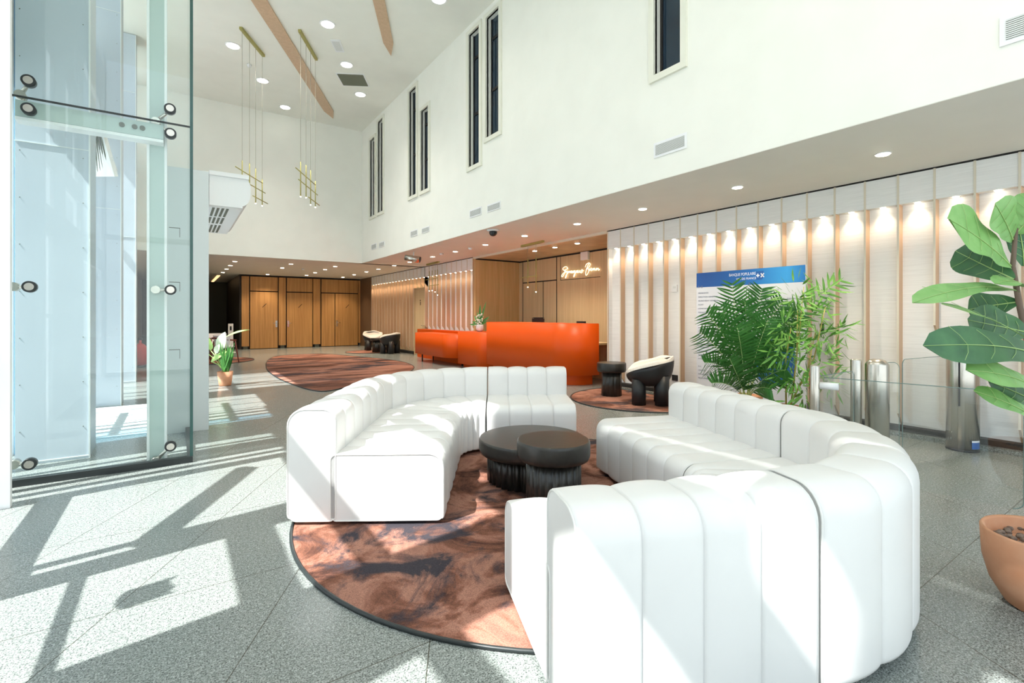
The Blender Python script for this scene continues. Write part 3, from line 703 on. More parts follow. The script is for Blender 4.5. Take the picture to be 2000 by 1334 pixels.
# ------------------------------------------------------------------ reception counters
def counter(x0, x1, y0, y1, R, z0, z1, label, kick=True, leg=None):
    """x0 front face, runs from y1 (far) to y0 (near); near front corner rounded with radius R"""
    t = thing('reception_counter', ((x0+x1)/2, (y0+y1)/2, 0), label, 'counter', 'orange reception counters')
    def outline(i=0):
        P = [(x1, y1), (x0+i, y1), (x0+i, y1-.01), (x0+i, y0+R+.02)]
        for k in range(17): a = math.pi/2*k/16; P.append((x0+i+(R-i)-(R-i)*math.cos(a), y0+i+(R-i)-(R-i)*math.sin(a)))
        P.append((x0+R+.02, y0+i)); P.append((x1-.005, y0+i)); P.append((x1, y0+i)); return P
    o = MB().prism(outline(), z0, z1, False).build('body', M['orange'], t)
    for p in o.data.polygons:
        if abs(p.normal.z) < .5 and (p.normal.x < -.01 or p.normal.y < -.01): p.use_smooth = True
    MB().prism(outline(.012), z1+.0, z1+.006).build('worktop', M['orange'], t)
    if kick: MB().prism(outline(.18), 0.0, z0).build('kick_base', M['orange'], t)
    if leg:
        for lx, ly in leg: MB().tube([(lx, ly, 0), (lx, ly, z0)], .02, 12).build('leg', M['black_lacquer'], t)
    return t
counter(6.0, 6.70, 6.86, 9.86, .56, .20, 1.18, 'tall orange reception counter nearest the white slatted wall')
counter(6.02, 6.62, 9.88, 11.32, .50, .10, .925, 'middle orange counter carrying the white flower vase')
counter(5.82, 6.40, 11.34, 13.62, .50, .22, .83, 'low orange counter at the far end, floating on a thin leg', kick=False, leg=[(5.95, 13.4), (6.3, 13.4), (6.3, 11.6)])
c4 = tag(MB().box(6.42, 6.70, 11.75, 14.85, 0, .90).build('wall_counter', M['orange']), 'orange cabinet along the white slatted wall behind the low counter', 'cabinet')
def monitor(x, y, w, ztop, label):
    t = thing('monitor', (x, y, .75), label, 'monitor'); MB().box(x, x+.03, y-w/2, y+w/2, ztop-.33, ztop).build('screen', M['black_lacquer'], t)
    MB().box(x+.03, x+.05, y-.03, y+.03, .80, ztop-.1).box(x-.02, x+.16, y-.12, y+.12, .78, .80).build('stand', M['black_lacquer'], t)
dk = tag(MB().box(6.75, 7.45, 7.2, 9.8, .74, .78).box(7.40, 7.44, 7.2, 9.8, 0, .74).build('desk', M['oak_pale']), 'oak desk hidden behind the tall orange counter', 'desk')
monitor(6.95, yw(1050, 6.95), .44, zat(6.95, yw(1050, 6.95), 622), 'black monitor showing above the middle of the tall counter')
monitor(6.95, yw(1134, 6.95), .26, zat(6.95, yw(1134, 6.95), 627.5), 'black screen edge showing above the rounded end of the tall counter')
t = thing('office_chair', (7.55, 8.6, 0), 'black office chair back behind the tall counter', 'chair')
q = yw(1050, 7.7); zq = zat(7.7, q, 620)
MB().box(7.7, 7.75, q-.16, q+.16, .55, zq-.015).lathe(7.72, q, [(.16, zq-.015), (.15, zq)], 16).build('backrest', M['black_lacquer'], t)
MB().box(7.4, 7.8, q-.22, q+.22, .45, .52).build('seat', M['black_lacquer'], t); MB().tube([(7.6, q, .06), (7.6, q, .45)], .03).build('column', M['chrome'], t)
MB().box(7.35, 7.85, q-.03, q+.03, 0, .06).box(7.57, 7.63, q-.25, q+.25, 0, .06).build('base', M['black_lacquer'], t)

# ------------------------------------------------------------------ neon script on the recess wall
t = thing('neon_sign', (XR-.03, 8.8, 2.2), 'glowing cream neon lettering on the oak wall behind reception', 'neon sign')
ST = [[(575,510),(560,450),(500,415),(420,450),(380,510),(430,560),(520,520),(580,480)], [(430,560),(470,600),(440,690),(380,800),(340,810),(350,740),(430,650),(520,600)],
      [(490,560),(500,640),(550,600),(560,580)], [(560,580),(545,700),(500,850),(485,840),(520,740),(590,660)], [(590,660),(610,590),(625,650),(640,600),(665,590),(670,650),(690,640)],
      [(690,640),(730,610),(720,580),(695,610),(710,660),(745,650)], [(745,650),(765,590),(790,600),(775,660),(800,650)], [(850,570),(810,590),(815,640),(850,620),(860,570)], [(860,570),(860,700),(825,810),(805,800),(830,720),(900,640)],
      [(900,640),(925,570),(925,640),(950,630)], [(950,630),(985,580),(970,560),(955,610),(975,655),(1010,630)], [(1010,630),(1060,560),(1040,600),(1060,650),(1080,640)], [(1080,640),(1130,530),(1150,560),(1140,640),(1100,660)], [(1150,560),(1200,570)],
      [(1260,440),(1300,330),(1400,270),(1455,310),(1430,400),(1350,470),(1290,520)], [(1400,300),(1330,450),(1280,640),(1285,750),(1330,730),(1390,620),(1400,520),(1340,500)],
      [(1400,560),(1430,490),(1430,560),(1460,550)], [(1460,550),(1510,490),(1490,470),(1475,530),(1500,575),(1540,550)], [(1540,550),(1565,480),(1575,560),(1600,490),(1630,480),(1635,560),(1680,530),(1700,470),(1705,560),(1730,490),(1770,480),(1780,560),(1830,520)]]
for s_ in ST:
    pts = []
    for cx_, cy_ in s_:
        px, py = 1080+cx_*.05, 500+cy_*.05; Yp = yw(px, XR-.03); pts.append(Vector((XR-.03, Yp, zat(XR-.03, Yp, py))))
    out = []
    for i in range(len(pts)-1):
        p0, p1, p2, p3 = pts[max(i-1,0)], pts[i], pts[i+1], pts[min(i+2, len(pts)-1)]
        for j in range(4):
            f = j/4; out.append(.5*((2*p1)+(-p0+p2)*f+(2*p0-5*p1+4*p2-p3)*f*f+(-p0+3*p1-3*p2+p3)*f**3))
    out.append(pts[-1]); MB().tube(out, .0055, 6).build('neon_stroke', M['neon'], t)
y0_, y1_ = yw(1152, XR), yw(1138, XR); z0_, z1_ = zat(XR, y0_, 507), zat(XR, y0_, 491)
tag(smooth_box(MB().box(XR-.08, XR-.001, y0_, y1_, z0_, z1_).build('wall_box', M['white_paint'])), 'small white box fixed high on the oak wall by the neon lettering', 'wall box')

# ------------------------------------------------------------------ ceiling lamps
ORD = ['nearest', 'second nearest', 'third nearest', 'fourth nearest', 'fifth nearest', 'sixth nearest', 'seventh nearest', 'eighth nearest', 'ninth nearest', 'tenth nearest', 'eleventh nearest', 'twelfth nearest', 'thirteenth nearest', 'farthest']
def downlight(x, y, z, r, label, group, e, m, size=110, col=(1,.82,.62)):
    t = thing('recessed_downlight', (x, y, z), label, 'ceiling light', group)
    MB().lathe(x, y, [(r*1.25, z-.012), (r*1.3, z-.001)], 24).build('trim_ring', M['white_paint'], t)
    MB().lathe(x, y, [(r, z-.018), (r, z-.012)], 24).build('lens', m, t)
    if e: spot((x, y, z-.03), e, size, t, col, .8 if size < 115 else 1, .05)
rows = {'the row along the slatted wall': (5.74, [1.94, 3.46, 4.96, 6.41, 7.97, 9.48, 10.93, 12.25, 13.84, 15.11, 16.6, 17.9, 19.41, 20.98]),
        'the row before the rightmost oak doors': (4.26, [16.48, 17.8, 19.3, 20.74]), 'the row before the leftmost oak door': (2.92, [16.45, 17.98, 21.2]), 'the leftmost row over the red-legged chairs': (1.41, [16.6, 18.04, 19.51, 21.13])}
for nm, (x, ys_) in rows.items():
    for i, y in enumerate(ys_):
        o_ = 'farthest' if i == len(ys_)-1 else ORD[i]
        downlight(x, y, ZS, .055, 'warm recessed downlight, %s in %s' % (o_, nm), 'downlights in the low ceiling', 95 if y > 6.5 else 90, M['lamp'])
for i, y in enumerate([7.95, 8.71, 9.47]):
    downlight(7.12, y, 2.90, .05, 'warm recessed downlight over the reception recess, %s' % ('nearest the slatted wall', 'middle one', 'nearest the oak return')[i], 'downlights over reception', 75, M['lamp'])
for (px, py), lb in zip([(640,47),(455,89),(513,157),(557,209),(677,126),(704,184),(857,-2)], ['just above the small white vent', 'left of the first brass canopy', 'below the first brass pendant canopy', 'farthest to the left, before the back wall', 'between the two ceiling vents', 'below the dark square vent', 'at the top edge by the tall windows']):
    dd = (ZC-EYE)*F/(HY-py); p = at(px, py, dd)
    downlight(p.x, p.y, ZC, .115, 'large round recessed lamp in the high ceiling, %s' % lb, 'downlights in the high ceiling', 0 if px in (557, 704, 857) else 190, M['lamp_main'], 115, (1,.95,.86))

for x, y, w_ in [(1.0, 5.6, 'nearest the vestibule'), (2.5, 7.2, 'nearest the big pendants'), (4.05, 3.6, 'over the right sofas by the wall'), (1.0, 2.2, 'over the left sofa end'), (2.5, .4, 'over the nearest sofa section'), (4.05, -1.2, 'over the fig plant side')]:
    downlight(x, y, ZC, .115, 'large round recessed lamp in the high ceiling, ' + w_, 'lamps above the sofas', 0 if x > 4 else 110, M['lamp_main'], 160, (1,.95,.86))

# ------------------------------------------------------------------ brass pendants
def pendant(A, B, z, tubes, bars, label, wz=None):
    t = thing('brass_pendant', (A.x, A.y, z), label, 'pendant light', 'brass pendants')
    d = B-A; P = lambda f, zz: Vector((A.x+d.x*f, A.y+d.y*f, zz)); n = Vector((-d.y, d.x)).normalized()*.028
    MB().add([(A.x+n.x, A.y+n.y, z-.05), (B.x+n.x, B.y+n.y, z-.05), (B.x-n.x, B.y-n.y, z-.05), (A.x-n.x, A.y-n.y, z-.05), (A.x+n.x, A.y+n.y, z), (B.x+n.x, B.y+n.y, z), (B.x-n.x, B.y-n.y, z), (A.x-n.x, A.y-n.y, z)],
             [(3,2,1,0),(4,5,6,7),(0,1,5,4),(1,2,6,5),(2,3,7,6),(3,0,4,7)]).build('canopy', M['brass_matt'], t)
    for f, z0, z1 in tubes:
        MB().tube([P(f, z1), P(f, z-.05)], .004, 5).build('suspension_wire', M['wire'], t)
        o = MB().tube([P(f, z0), P(f, z1)], .011, 8).build('light_tube', M['brass_matt'], t); MB().ball(P(f, z0-.008), .013).build('lamp_tip', M['lamp_main'], o)
    for f0, f1, zz in bars: MB().tube([P(f0, zz), P(f1, zz)], .010, 8).build('cross_bar', M['brass_matt'], t)
TB = [(.06, 3.70, 4.38), (.36, 3.76, 4.42), (.63, 3.68, 4.40), (.93, 3.70, 4.26)]; BR = [(-.2, .95, 4.18), (-.05, 1.08, 4.0), (.5, 1.2, 3.80)]
ga = lambda px, py, z: (lambda p: Vector((p.x, p.y)))(at(px, py, (z-EYE)*F/(HY-py)))
pendant(ga(470, 52, ZC), ga(515, 107, ZC), ZC, TB, BR, 'brass line pendant hanging left of the wood ceiling slot')
pendant(ga(585, 57, ZC), ga(618, 114, ZC), ZC, TB, BR, 'brass line pendant hanging right of the wood ceiling slot')
A_, B_ = ga(1019, 479, ZS), ga(1061, 469, ZS)
pendant(A_, B_, ZS, [(.30, 1.98, 2.6), (.68, 1.86, 2.6)], [(-.1, .75, 2.20)], 'small brass pendant above the tall orange counter')
A_, B_ = ga(834, 515.5, ZS), ga(857, 510, ZS)
pendant(A_, B_, ZS, [(.2, 2.1, 2.7), (.45, 2.1, 2.7), (.7, 2.05, 2.7), (.9, 1.95, 2.7)], [(-.1, .9, 2.45), (0, 1.0, 2.25)], 'small brass pendant above the far low counter')

# ------------------------------------------------------------------ small ceiling and wall devices
def on_ceiling(px, py, z): return at(px, py, (z-EYE)*F/(HY-py))
p = on_ceiling(963, 449, ZS); t = thing('dome_camera', p, 'dark dome camera on a white base under the low ceiling', 'security camera')
MB().lathe(p.x, p.y, [(.10, ZS-.03), (.12, ZS-.001)], 24).build('base', M['white_paint'], t); MB().ball((p.x, p.y, ZS-.05), .075, 20, .95).build('dome', M['black_lacquer'], t)
p = on_ceiling(808, 492, ZS); t = thing('ceiling_projector', p, 'silver spotlight projector hanging from the low ceiling', 'projector')
MB().tube([(p.x, p.y, ZS), (p.x, p.y, ZS-.12)], .015).build('stem', M['white_paint'], t); MB().tube([(p.x-.18, p.y+.12, ZS-.14), (p.x+.12, p.y-.10, ZS-.2)], [.07, .085], 20).build('body', M['steel'], t)
MB().tube([(p.x+.12, p.y-.10, ZS-.2), (p.x+.13, p.y-.108, ZS-.203)], .075, 20).build('lens', M['black_lacquer'], t)
for px, py, lb in [(919, 484, 'small white detector on the low ceiling near the oak return'), (592, 524.5, 'small white detector on the low ceiling before the oak doors'), (862, 495, 'tiny flat white detector on the low ceiling near the projector')]:
    p = on_ceiling(px, py, ZS); tag(MB().lathe(p.x, p.y, [(.03, ZS-.05), (.05, ZS-.03), (.055, ZS-.001)], 16).build('smoke_detector', M['white_paint']), lb, 'detector')
p = on_ceiling(487, 126, ZC); tag(MB().lathe(p.x, p.y, [(.02, ZC-.07), (.045, ZC-.04), (.05, ZC-.001)], 16).build('sprinkler', M['white_paint']), 'small white sprinkler head on the high ceiling between pendant wires', 'sprinkler')
def quad_vent(pp, z, lb, m, inset=.04):
    P = [on_ceiling(px, py, z) for px, py in pp]; c = sum(P, Vector())/4; t = thing('ceiling_vent', c, lb, 'vent')
    MB().prism([(q.x, q.y) for q in P], z-.012, z-.001).build('frame', M['white_paint'], t)
    I = [c+(q-c)*(1-inset*2.2) for q in P]; MB().prism([(q.x, q.y) for q in I], z-.016, z-.0121).build('grille', m, t)
gv = mat('perforated_grille', (.16,.17,.12), .6); quad_vent([(655,142),(711,144.5),(722,168.5),(669,166.5)], ZC, 'dark square vent in the high ceiling', gv)
quad_vent([(644.5,77),(664,77.5),(673,101.5),(656,101)], ZC, 'small white vent in the high ceiling above the dark one', M['vent_slat'], .12)
def wall_vent(pl, pr, pt, pb, lb, nsl=9):
    y1, y0 = yw(pl, XU), yw(pr, XU); z1, z0 = zat(XU, y1, pt), zat(XU, y1, pb)
    t = thing('wall_vent', (XU, (y0+y1)/2, (z0+z1)/2), lb, 'vent', 'vents in the high white wall')
    MB().box(XU-.012, XU-.001, y0, y1, z0, z1).build('frame', M['white_paint'], t); h = z1-z0; b = .16*h
    MB().box(XU-.014, XU-.0121, y0+b, y1-b, z0+b, z1-b).build('grille_back', M['grille'], t)
    s = MB()
    for i in range(nsl): zz = z0+b+(h-2*b)*(i+.2)/nsl; s.box(XU-.018, XU-.0141, y0+b, y1-b, zz, zz+(h-2*b)/nsl*.62)
    s.build('slats', M['vent_slat'], t)
for a in [(1278,1342,281,310,'large white wall vent below the single right window',10), (1953,2030,36,93,'large white wall vent at the top right corner',10), (952.5,978,401,415.5,'wall vent below the tallest pair of windows, right one of two',8),
          (918,941,411,426.5,'wall vent below the tallest pair of windows, left one of two',8), (824.5,839,446,456.5,'wall vent below the middle window pair, right one of two',7), (802.5,816,451.5,463.5,'wall vent below the middle window pair, left one of two',7),
          (741,751,474,484,'wall vent below the farthest window pair, right one of two',6), (726,735.5,477.5,488.5,'wall vent below the farthest window pair, left one of two',6)]:
    wall_vent(*a)
y1_, y0_ = yw(1313, XS+REC), yw(1323.5, XS+REC); t = thing('thermostat', (XS+REC, y0_, 1.9), 'white square thermostat on a slatted wall bay', 'thermostat')
za, zb = zat(XS+REC, y0_, 570), zat(XS+REC, y0_, 556); MB().box(XS+REC-.02, XS+REC-.001, y0_, y1_, za, zb).build('housing', M['white_paint'], t); MB().box(XS+REC-.022, XS+REC-.0201, y0_+.02, y1_-.03, (za+zb)/2, zb-.025).build('display', M['vent_slat'], t)
for px0, px1, pt_, pb_, lb in [(1313,1324,733,744,'black wall socket low on a slatted wall bay, left of the poster'), (1603,1610,632,648,'black wall plate on a slatted wall bay right of the poster')]:
    y1_, y0_ = yw(px0, XS+REC), yw(px1, XS+REC); tag(MB().box(XS+REC-.012, XS+REC-.001, y0_, y1_, zat(XS+REC, y0_, pb_), zat(XS+REC, y0_, pt_)).build('wall_socket', M['black_lacquer']), lb, 'socket')
# wood louvre on the far low ceiling
p = [on_ceiling(*q, ZS) for q in [(424,537.5),(430,537.5),(417.5,549.5),(413,549.5)]]
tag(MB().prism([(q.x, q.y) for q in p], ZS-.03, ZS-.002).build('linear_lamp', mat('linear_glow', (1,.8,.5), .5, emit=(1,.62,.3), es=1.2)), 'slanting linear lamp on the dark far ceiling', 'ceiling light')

# ------------------------------------------------------------------ poster board
XP = 6.52
yl, yr = yw(1360.5, XP), yw(1573, XP); zt_ = zat(XP, yl, 534); ZBH = zt_-.215
bd = thing('directory_board', (XP, (yl+yr)/2, 0), 'white directory board with a blue printed header behind the potted palm', 'sign board')
MB().box(XP, XP+.03, yr, yl, .04, zt_).build('board', M['poster_white'], bd)
MB().box(XP-.0015, XP-.0003, yr, yl, ZBH, zt_).build('header_print', M['poster_blue'], bd)
MB().box(XP-.1, XP+.12, yr+.15, yr+.22, 0, .04).box(XP-.1, XP+.12, yl-.22, yl-.15, 0, .04).build('foot', M['black_lacquer'], bd)
def text(s, size, y, z, m, name, parent, x=None, align='LEFT', shear=0, wfac=1):
    cu = bpy.data.curves.new('t', 'FONT'); cu.body = s; cu.size = size; cu.align_x = align; cu.extrude = .0004; cu.shear = shear
    ob = bpy.data.objects.new('t', cu); COL.objects.link(ob); dg = bpy.context.evaluated_depsgraph_get()
    me = bpy.data.meshes.new_from_object(ob.evaluated_get(dg)); bpy.data.objects.remove(ob)
    X = (XP if x is None else x)-.0026
    vs = [(X-v.co.z, y-v.co.x*wfac, z+v.co.y) for v in me.vertices]; fs = [tuple(p.vertices) for p in me.polygons]
    return mesh(name, vs, fs, m, parent)
Yb = lambda px: yw(px, XP); Zb = lambda px, py: zat(XP, yw(px, XP), py)
z_ = Zb(1424, 540.5)
ys0, ys1 = Yb(1424), Yb(1475.5)
text('BANQUE POPULAIRE', .056, ys0, Zb(1424, 540.2), M['print_white'], 'header_lettering', bd, wfac=.75)
text('VAL DE FRANCE', .042, Yb(1438), Zb(1438, 543.2)-.03, M['print_white'], 'header_lettering', bd, wfac=.95)
ya, yb_ = Yb(1476.5), Yb(1491.5); za_, zb_ = zt_-.155, zt_-.035
MB().add([(XP-.002, ya, za_), (XP-.002, ya-(ya-yb_)*.75, za_), (XP-.002, yb_, za_+.03), (XP-.002, yb_, zb_), (XP-.002, ya, zb_-.006)], [(0,1,2,3,4)]).build('logo_field', M['blue'], bd)
lg = MB(); cy, cz = ya-.028, (za_+zb_)/2; lg.box(XP-.0035, XP-.0025, cy-.024, cy+.024, cz-.007, cz+.007).box(XP-.0036, XP-.0026, cy-.007, cy+.007, cz-.024, cz+.024)
cy2 = cy-.062
for sg in (1, -1):
    d_ = Vector((.022*sg, .026)); nn = Vector((-d_.y, d_.x)).normalized()*.007; q = [(cy2+d_.x+nn.x, cz+d_.y+nn.y), (cy2-d_.x+nn.x, cz-d_.y+nn.y), (cy2-d_.x-nn.x, cz-d_.y-nn.y), (cy2+d_.x-nn.x, cz+d_.y-nn.y)]
    lg.yz(q, XP-.0036, XP-.0026)
lg.build('logo_mark', M['print_white'], bd)
text('R+8', .05, Yb(1363), Zb(1363, 563), M['print_grey'], 'body_lettering', bd)
ycol = yl-.03; z = Zb(1363, 563)-.085
for i, s_ in enumerate(['PRESIDENCE', 'DIRECTION GENERALE', 'SECRETARIAT GENERAL', 'AUDIT', 'CONFORMITE ET CONTROLES', 'PERMANENTS', 'COMMUNICATION', 'RISQUES', '', 'R+6', 'JURIDIQUE', 'RH', 'RECRUTEMENT', 'PAIE', 'FORMATION', 'RELATIONS', 'RESEAUX', 'ENTREPRISES', '', 'R+5', 'CREDITS', 'ENGAGEMENTS', 'RECOUVREMENT']):
    if s_: text(s_, .027, ycol, z, M['print_grey'], 'body_lettering', bd, wfac=1.15)
    z -= .058
text('R+7', .05, Yb(1462), Zb(1462, 557), M['print_grey'], 'body_lettering', bd)
z = Zb(1462, 557)-.085
for s_ in ['DIRECTION DE L\'EXPERIENCE', 'CLIENTS ET PROJETS', 'MARKETING - MONETIQUE - DATA - DIGITAL', 'SERVICES BANCAIRES ET ESPECES - FLUX', 'SUCCESSIONS - AGENCE & CENTRE', 'ORGANISATION ET QUALITE']:
    text(s_, .027, Yb(1462), z, M['print_grey'], 'body_lettering', bd, wfac=1.15); z -= .062
# blue graphic on the lower right of the board
bp = [(Yb(px), zat(XP, Yb(px), py)) for px, py in [(1478,672),(1512,655),(1545,662),(1556,700),(1548,745),(1520,752),(1490,748),(1474,730),(1468,700)]]
MB().yz(bp, XP-.0016, XP-.0004).build('blue_print', M['blue'], bd)

# ------------------------------------------------------------------ glass gate
def steel_post(p, r, h, label, dome=0, cat='post'):
    t = thing('gate_post', (p[0], p[1], 0), label, cat)
    pr = [(r, .0), (r, h-.01)]; 
    if dome: pr += [(r*.96, h), (r*.7, h+dome*.7), (r*.35, h+dome), (.005, h+dome)]
    else: pr += [(r-.006, h)]
    MB().lathe(p[0], p[1], [(r*1.02, 0), (r*1.02, .02)], 32).build('base_ring', M['black_lacquer'], t)
    MB().lathe(p[0], p[1], [(a, max(b, .02)) for a, b in pr], 40).build('steel_tube', M['steel'], t); return t
def px_at(px, d): q = at(px, 600, d); return (q.x, q.y)
A1 = px_at(1591, 3.88); t = steel_post(A1, .036, .955, 'slim steel gate post with a white clamp beside the bamboo plant')
A2 = px_at(1672, 4.34); steel_post(A2, .042, .96, 'slim steel gate post just left of the domed steel drum')
A3 = px_at(1713, 4.30); steel_post(A3, .088, .925, 'domed steel turnstile drum behind the white corner sofa', .04, 'turnstile')
A4 = px_at(1880, 4.93); t4 = steel_post(A4, .128, .955, 'wide steel turnstile cylinder with a blue sticker near the wall', 0, 'turnstile')
# sticker wraps part of the cylinder
ang = math.atan2(-A4[1], -A4[0]); st = MB(); R_ = .1295
for zz0, zz1, mm, nm in ((.035, .10, 'blue', 'sticker'), (.10, .118, 'print_white', 'sticker_band')):
    b = MB(); a0, a1 = ang+.55, ang+1.25
    vs = [(A4[0]+R_*math.cos(a0+(a1-a0)*i/8), A4[1]+R_*math.sin(a0+(a1-a0)*i/8), z) for z in (zz0, zz1) for i in range(9)]
    b.add(vs, [(i, i+1, i+10, i+9) for i in range(8)], True).build(nm, M[mm], t4)
MB().box(A4[0]-.135, A4[0]-.128, A4[1]-.012, A4[1]+.0, .45, .95).build('clamp_strip', M['black_lacquer'], t4)
def glass_leaf(a, b, z0, z1, label, clip=True, th=.010):
    a, b = Vector(a), Vector(b); d = (b-a); Ln = d.length; d = d/Ln; n = Vector((-d.y, d.x))*th/2; r = .05
    t = thing('glass_leaf', (a.x, a.y, 0), label, 'glass gate')
    out = [(0, z0), (Ln-r, z0)]+[(Ln-r+r*math.sin(k*math.pi/12), z0+r-r*math.cos(k*math.pi/12)) for k in range(1, 7)]+[(Ln-r+r*math.cos(k*math.pi/12), z1-r+r*math.sin(k*math.pi/12)) for k in range(0, 7)]+[(0, z1)]
    m_ = len(out); vs = [(a.x+d.x*s+n.x*q, a.y+d.y*s+n.y*q, z) for q in (1, -1) for s, z in out]
    mesh('glass_sheet', vs, [tuple(range(m_)), tuple(range(2*m_-1, m_-1, -1))], M['gate_glass'], t)
    e = MB(); e.tube([(a.x+d.x*s, a.y+d.y*s, z) for s, z in out[1:]], .003, 6).build('polished_edge', mat('glass_edge_green', (.16,.26,.25), .2), t)
    return t
g1 = glass_leaf((A1[0]+.035, A1[1]-.05), (4.40, .74), .12, .86, 'open glass gate leaf swung towards the viewer from the slim post')
q = Vector((A1[0]+.035, A1[1]-.05)); dq = (Vector((4.40, .74))-q).normalized()
MB().tube([(A1[0]+.02, A1[1]-.03, .795), (q.x+dq.x*.10, q.y+dq.y*.10, .795)], .028, 16).build('clamp', M['white_paint'], g1)
glass_leaf((A1[0]+.04, A1[1]+.005), (A2[0]-.05, A2[1]-.0), .12, .86, 'short fixed glass panel between the two slim posts')
glass_leaf((A3[0]+.09, A3[1]-.01), (5.27, 1.66), .14, .93, 'glass gate leaf fixed to the domed steel drum')
glass_leaf((A4[0]-.13, A4[1]+.0), (5.33, 1.655), .14, .955, 'glass gate leaf fixed to the wide steel cylinder')

# ------------------------------------------------------------------ plants
def leaf_surface(b, base, tip, width, normal, sag=0.0, fold=.15, nseg=10, prof=None, wave=0):
    """curved leaf blade from base to tip"""
    base, tip, normal = Vector(base), Vector(tip), Vector(normal); d = tip-base; Ln = d.length; dn = d.normalized(); side = dn.cross(normal).normalized(); up = side.cross(dn).normalized()
    vs = []; 
    for i in range(nseg+1):
        f = i/nseg; w = (prof(f) if prof else math.sin(math.pi*min(1, f**.8))**.8)*width/2; c = base+d*f+up*(4*f*(1-f)*sag*Ln)
        for j, s in enumerate((-1, -.5, 0, .5, 1)):
            wv_ = wave*math.sin(f*14+j)*width if abs(s) == 1 else 0
            vs.append(c+side*(w*s)+up*(abs(s)*fold*w+wv_))
    fs = [(i*5+j, i*5+j+1, (i+1)*5+j+1, (i+1)*5+j) for i in range(nseg) for j in range(4)]
    b.add(vs, fs, True)
    return [base+d*(i/nseg)+up*(4*(i/nseg)*(1-i/nseg)*sag*Ln+.002) for i in range(nseg+1)], side
def rib_pts(pts, r, m, parent): MB().tube(pts, r, 5).build('midrib', m, parent)

# fiddle leaf fig
fig = thing('fiddle_leaf_fig', (3.3, .49, 0), 'fiddle leaf fig with large leaves in a terracotta pot at the right edge', 'potted plant')
FX, FY = 3.30, .475
MB().lathe(FX, FY, [(.135, .0), (.15, .01), (.20, .10), (.225, .20), (.232, .335), (.225, .345), (.212, .335), (.205, .28), (.19, .27)], 48).build('pot', M['terracotta'], fig)
pb = MB()
for i in range(120):
    a = random.uniform(0, 6.28); rr = .19*math.sqrt(random.random()); pb.ball((FX+rr*math.cos(a), FY+rr*math.sin(a), .285+random.uniform(0, .012)), random.uniform(.010, .018), 7, .75)
o = pb.build('clay_pebbles', M['pebble'], fig); o['kind'] = 'stuff'
tr = [(FX, FY, .27), (FX+.02, FY, .8), tuple(at(2010, 680, 2.33)), tuple(at(1992, 600, 2.3)), tuple(at(1978, 520, 2.28)), tuple(at(1985, 440, 2.3)), tuple(at(1990, 400, 2.3))]
MB().tube(tr, [.016, .015, .013, .012, .010, .008, .006], 10).build('trunk', mat('bark', (.16,.11,.08), .8), fig)
fp = lambda f: max(.03, (.10+.95*f**.75)*max(0, 1-f**5)**.55*(1-.10*math.sin(math.pi*f)**6))
def fig_leaf(bx_, by, bd_, tx, ty, td, w, nrm, m, sag=.08, fold=.12):
    b = MB(); pts, side = leaf_surface(b, at(bx_, by, bd_), at(tx, ty, td), w, nrm, sag, fold, 16, fp, .018); o = b.build('leaf', M[m], fig)
    r = MB().tube(pts, [.0034-.0024*i/len(pts) for i in range(len(pts))], 5)
    Ln = (pts[-1]-pts[0]).length
    for i in range(3, 14, 3):
        for s in (-1, 1):
            c = pts[i]; ww = fp(i/16)*w/2*.9; dn = (pts[-1]-pts[0]).normalized(); up = side.cross(dn).normalized()
            q = c+side*s*ww+dn*Ln*.10; r.tube([c, c+side*s*ww*.5+dn*Ln*.04+up*(fold*ww*.5+.003), q+up*(fold*ww+.002)], .0009, 4)
    r.build('midrib', M['fig_rib'], o)
camd = Vector((-.8, -.55, .2))
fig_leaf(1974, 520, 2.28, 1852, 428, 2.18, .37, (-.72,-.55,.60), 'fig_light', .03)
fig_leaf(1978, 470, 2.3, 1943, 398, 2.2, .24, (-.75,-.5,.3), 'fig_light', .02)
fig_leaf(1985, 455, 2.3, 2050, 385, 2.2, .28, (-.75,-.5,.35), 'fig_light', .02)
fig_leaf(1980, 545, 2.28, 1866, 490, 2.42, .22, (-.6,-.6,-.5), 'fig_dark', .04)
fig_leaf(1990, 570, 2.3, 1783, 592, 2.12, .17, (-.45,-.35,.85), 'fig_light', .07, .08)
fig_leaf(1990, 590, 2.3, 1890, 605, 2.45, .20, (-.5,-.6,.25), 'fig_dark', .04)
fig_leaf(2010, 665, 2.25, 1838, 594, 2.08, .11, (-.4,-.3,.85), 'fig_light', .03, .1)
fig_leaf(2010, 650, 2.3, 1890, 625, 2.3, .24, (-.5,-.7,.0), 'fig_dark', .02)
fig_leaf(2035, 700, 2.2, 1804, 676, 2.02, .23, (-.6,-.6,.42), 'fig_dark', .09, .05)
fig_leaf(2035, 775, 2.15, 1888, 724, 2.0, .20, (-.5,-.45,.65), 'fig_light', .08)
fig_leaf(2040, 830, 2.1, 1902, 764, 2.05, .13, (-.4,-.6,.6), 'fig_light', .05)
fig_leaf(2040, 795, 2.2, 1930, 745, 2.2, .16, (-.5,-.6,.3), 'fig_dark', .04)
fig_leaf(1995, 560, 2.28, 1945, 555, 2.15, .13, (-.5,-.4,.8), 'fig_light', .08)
fig_leaf(2000, 520, 2.28, 1988, 440, 2.35, .22, (-.7,-.6,.1), 'fig_dark', .03)

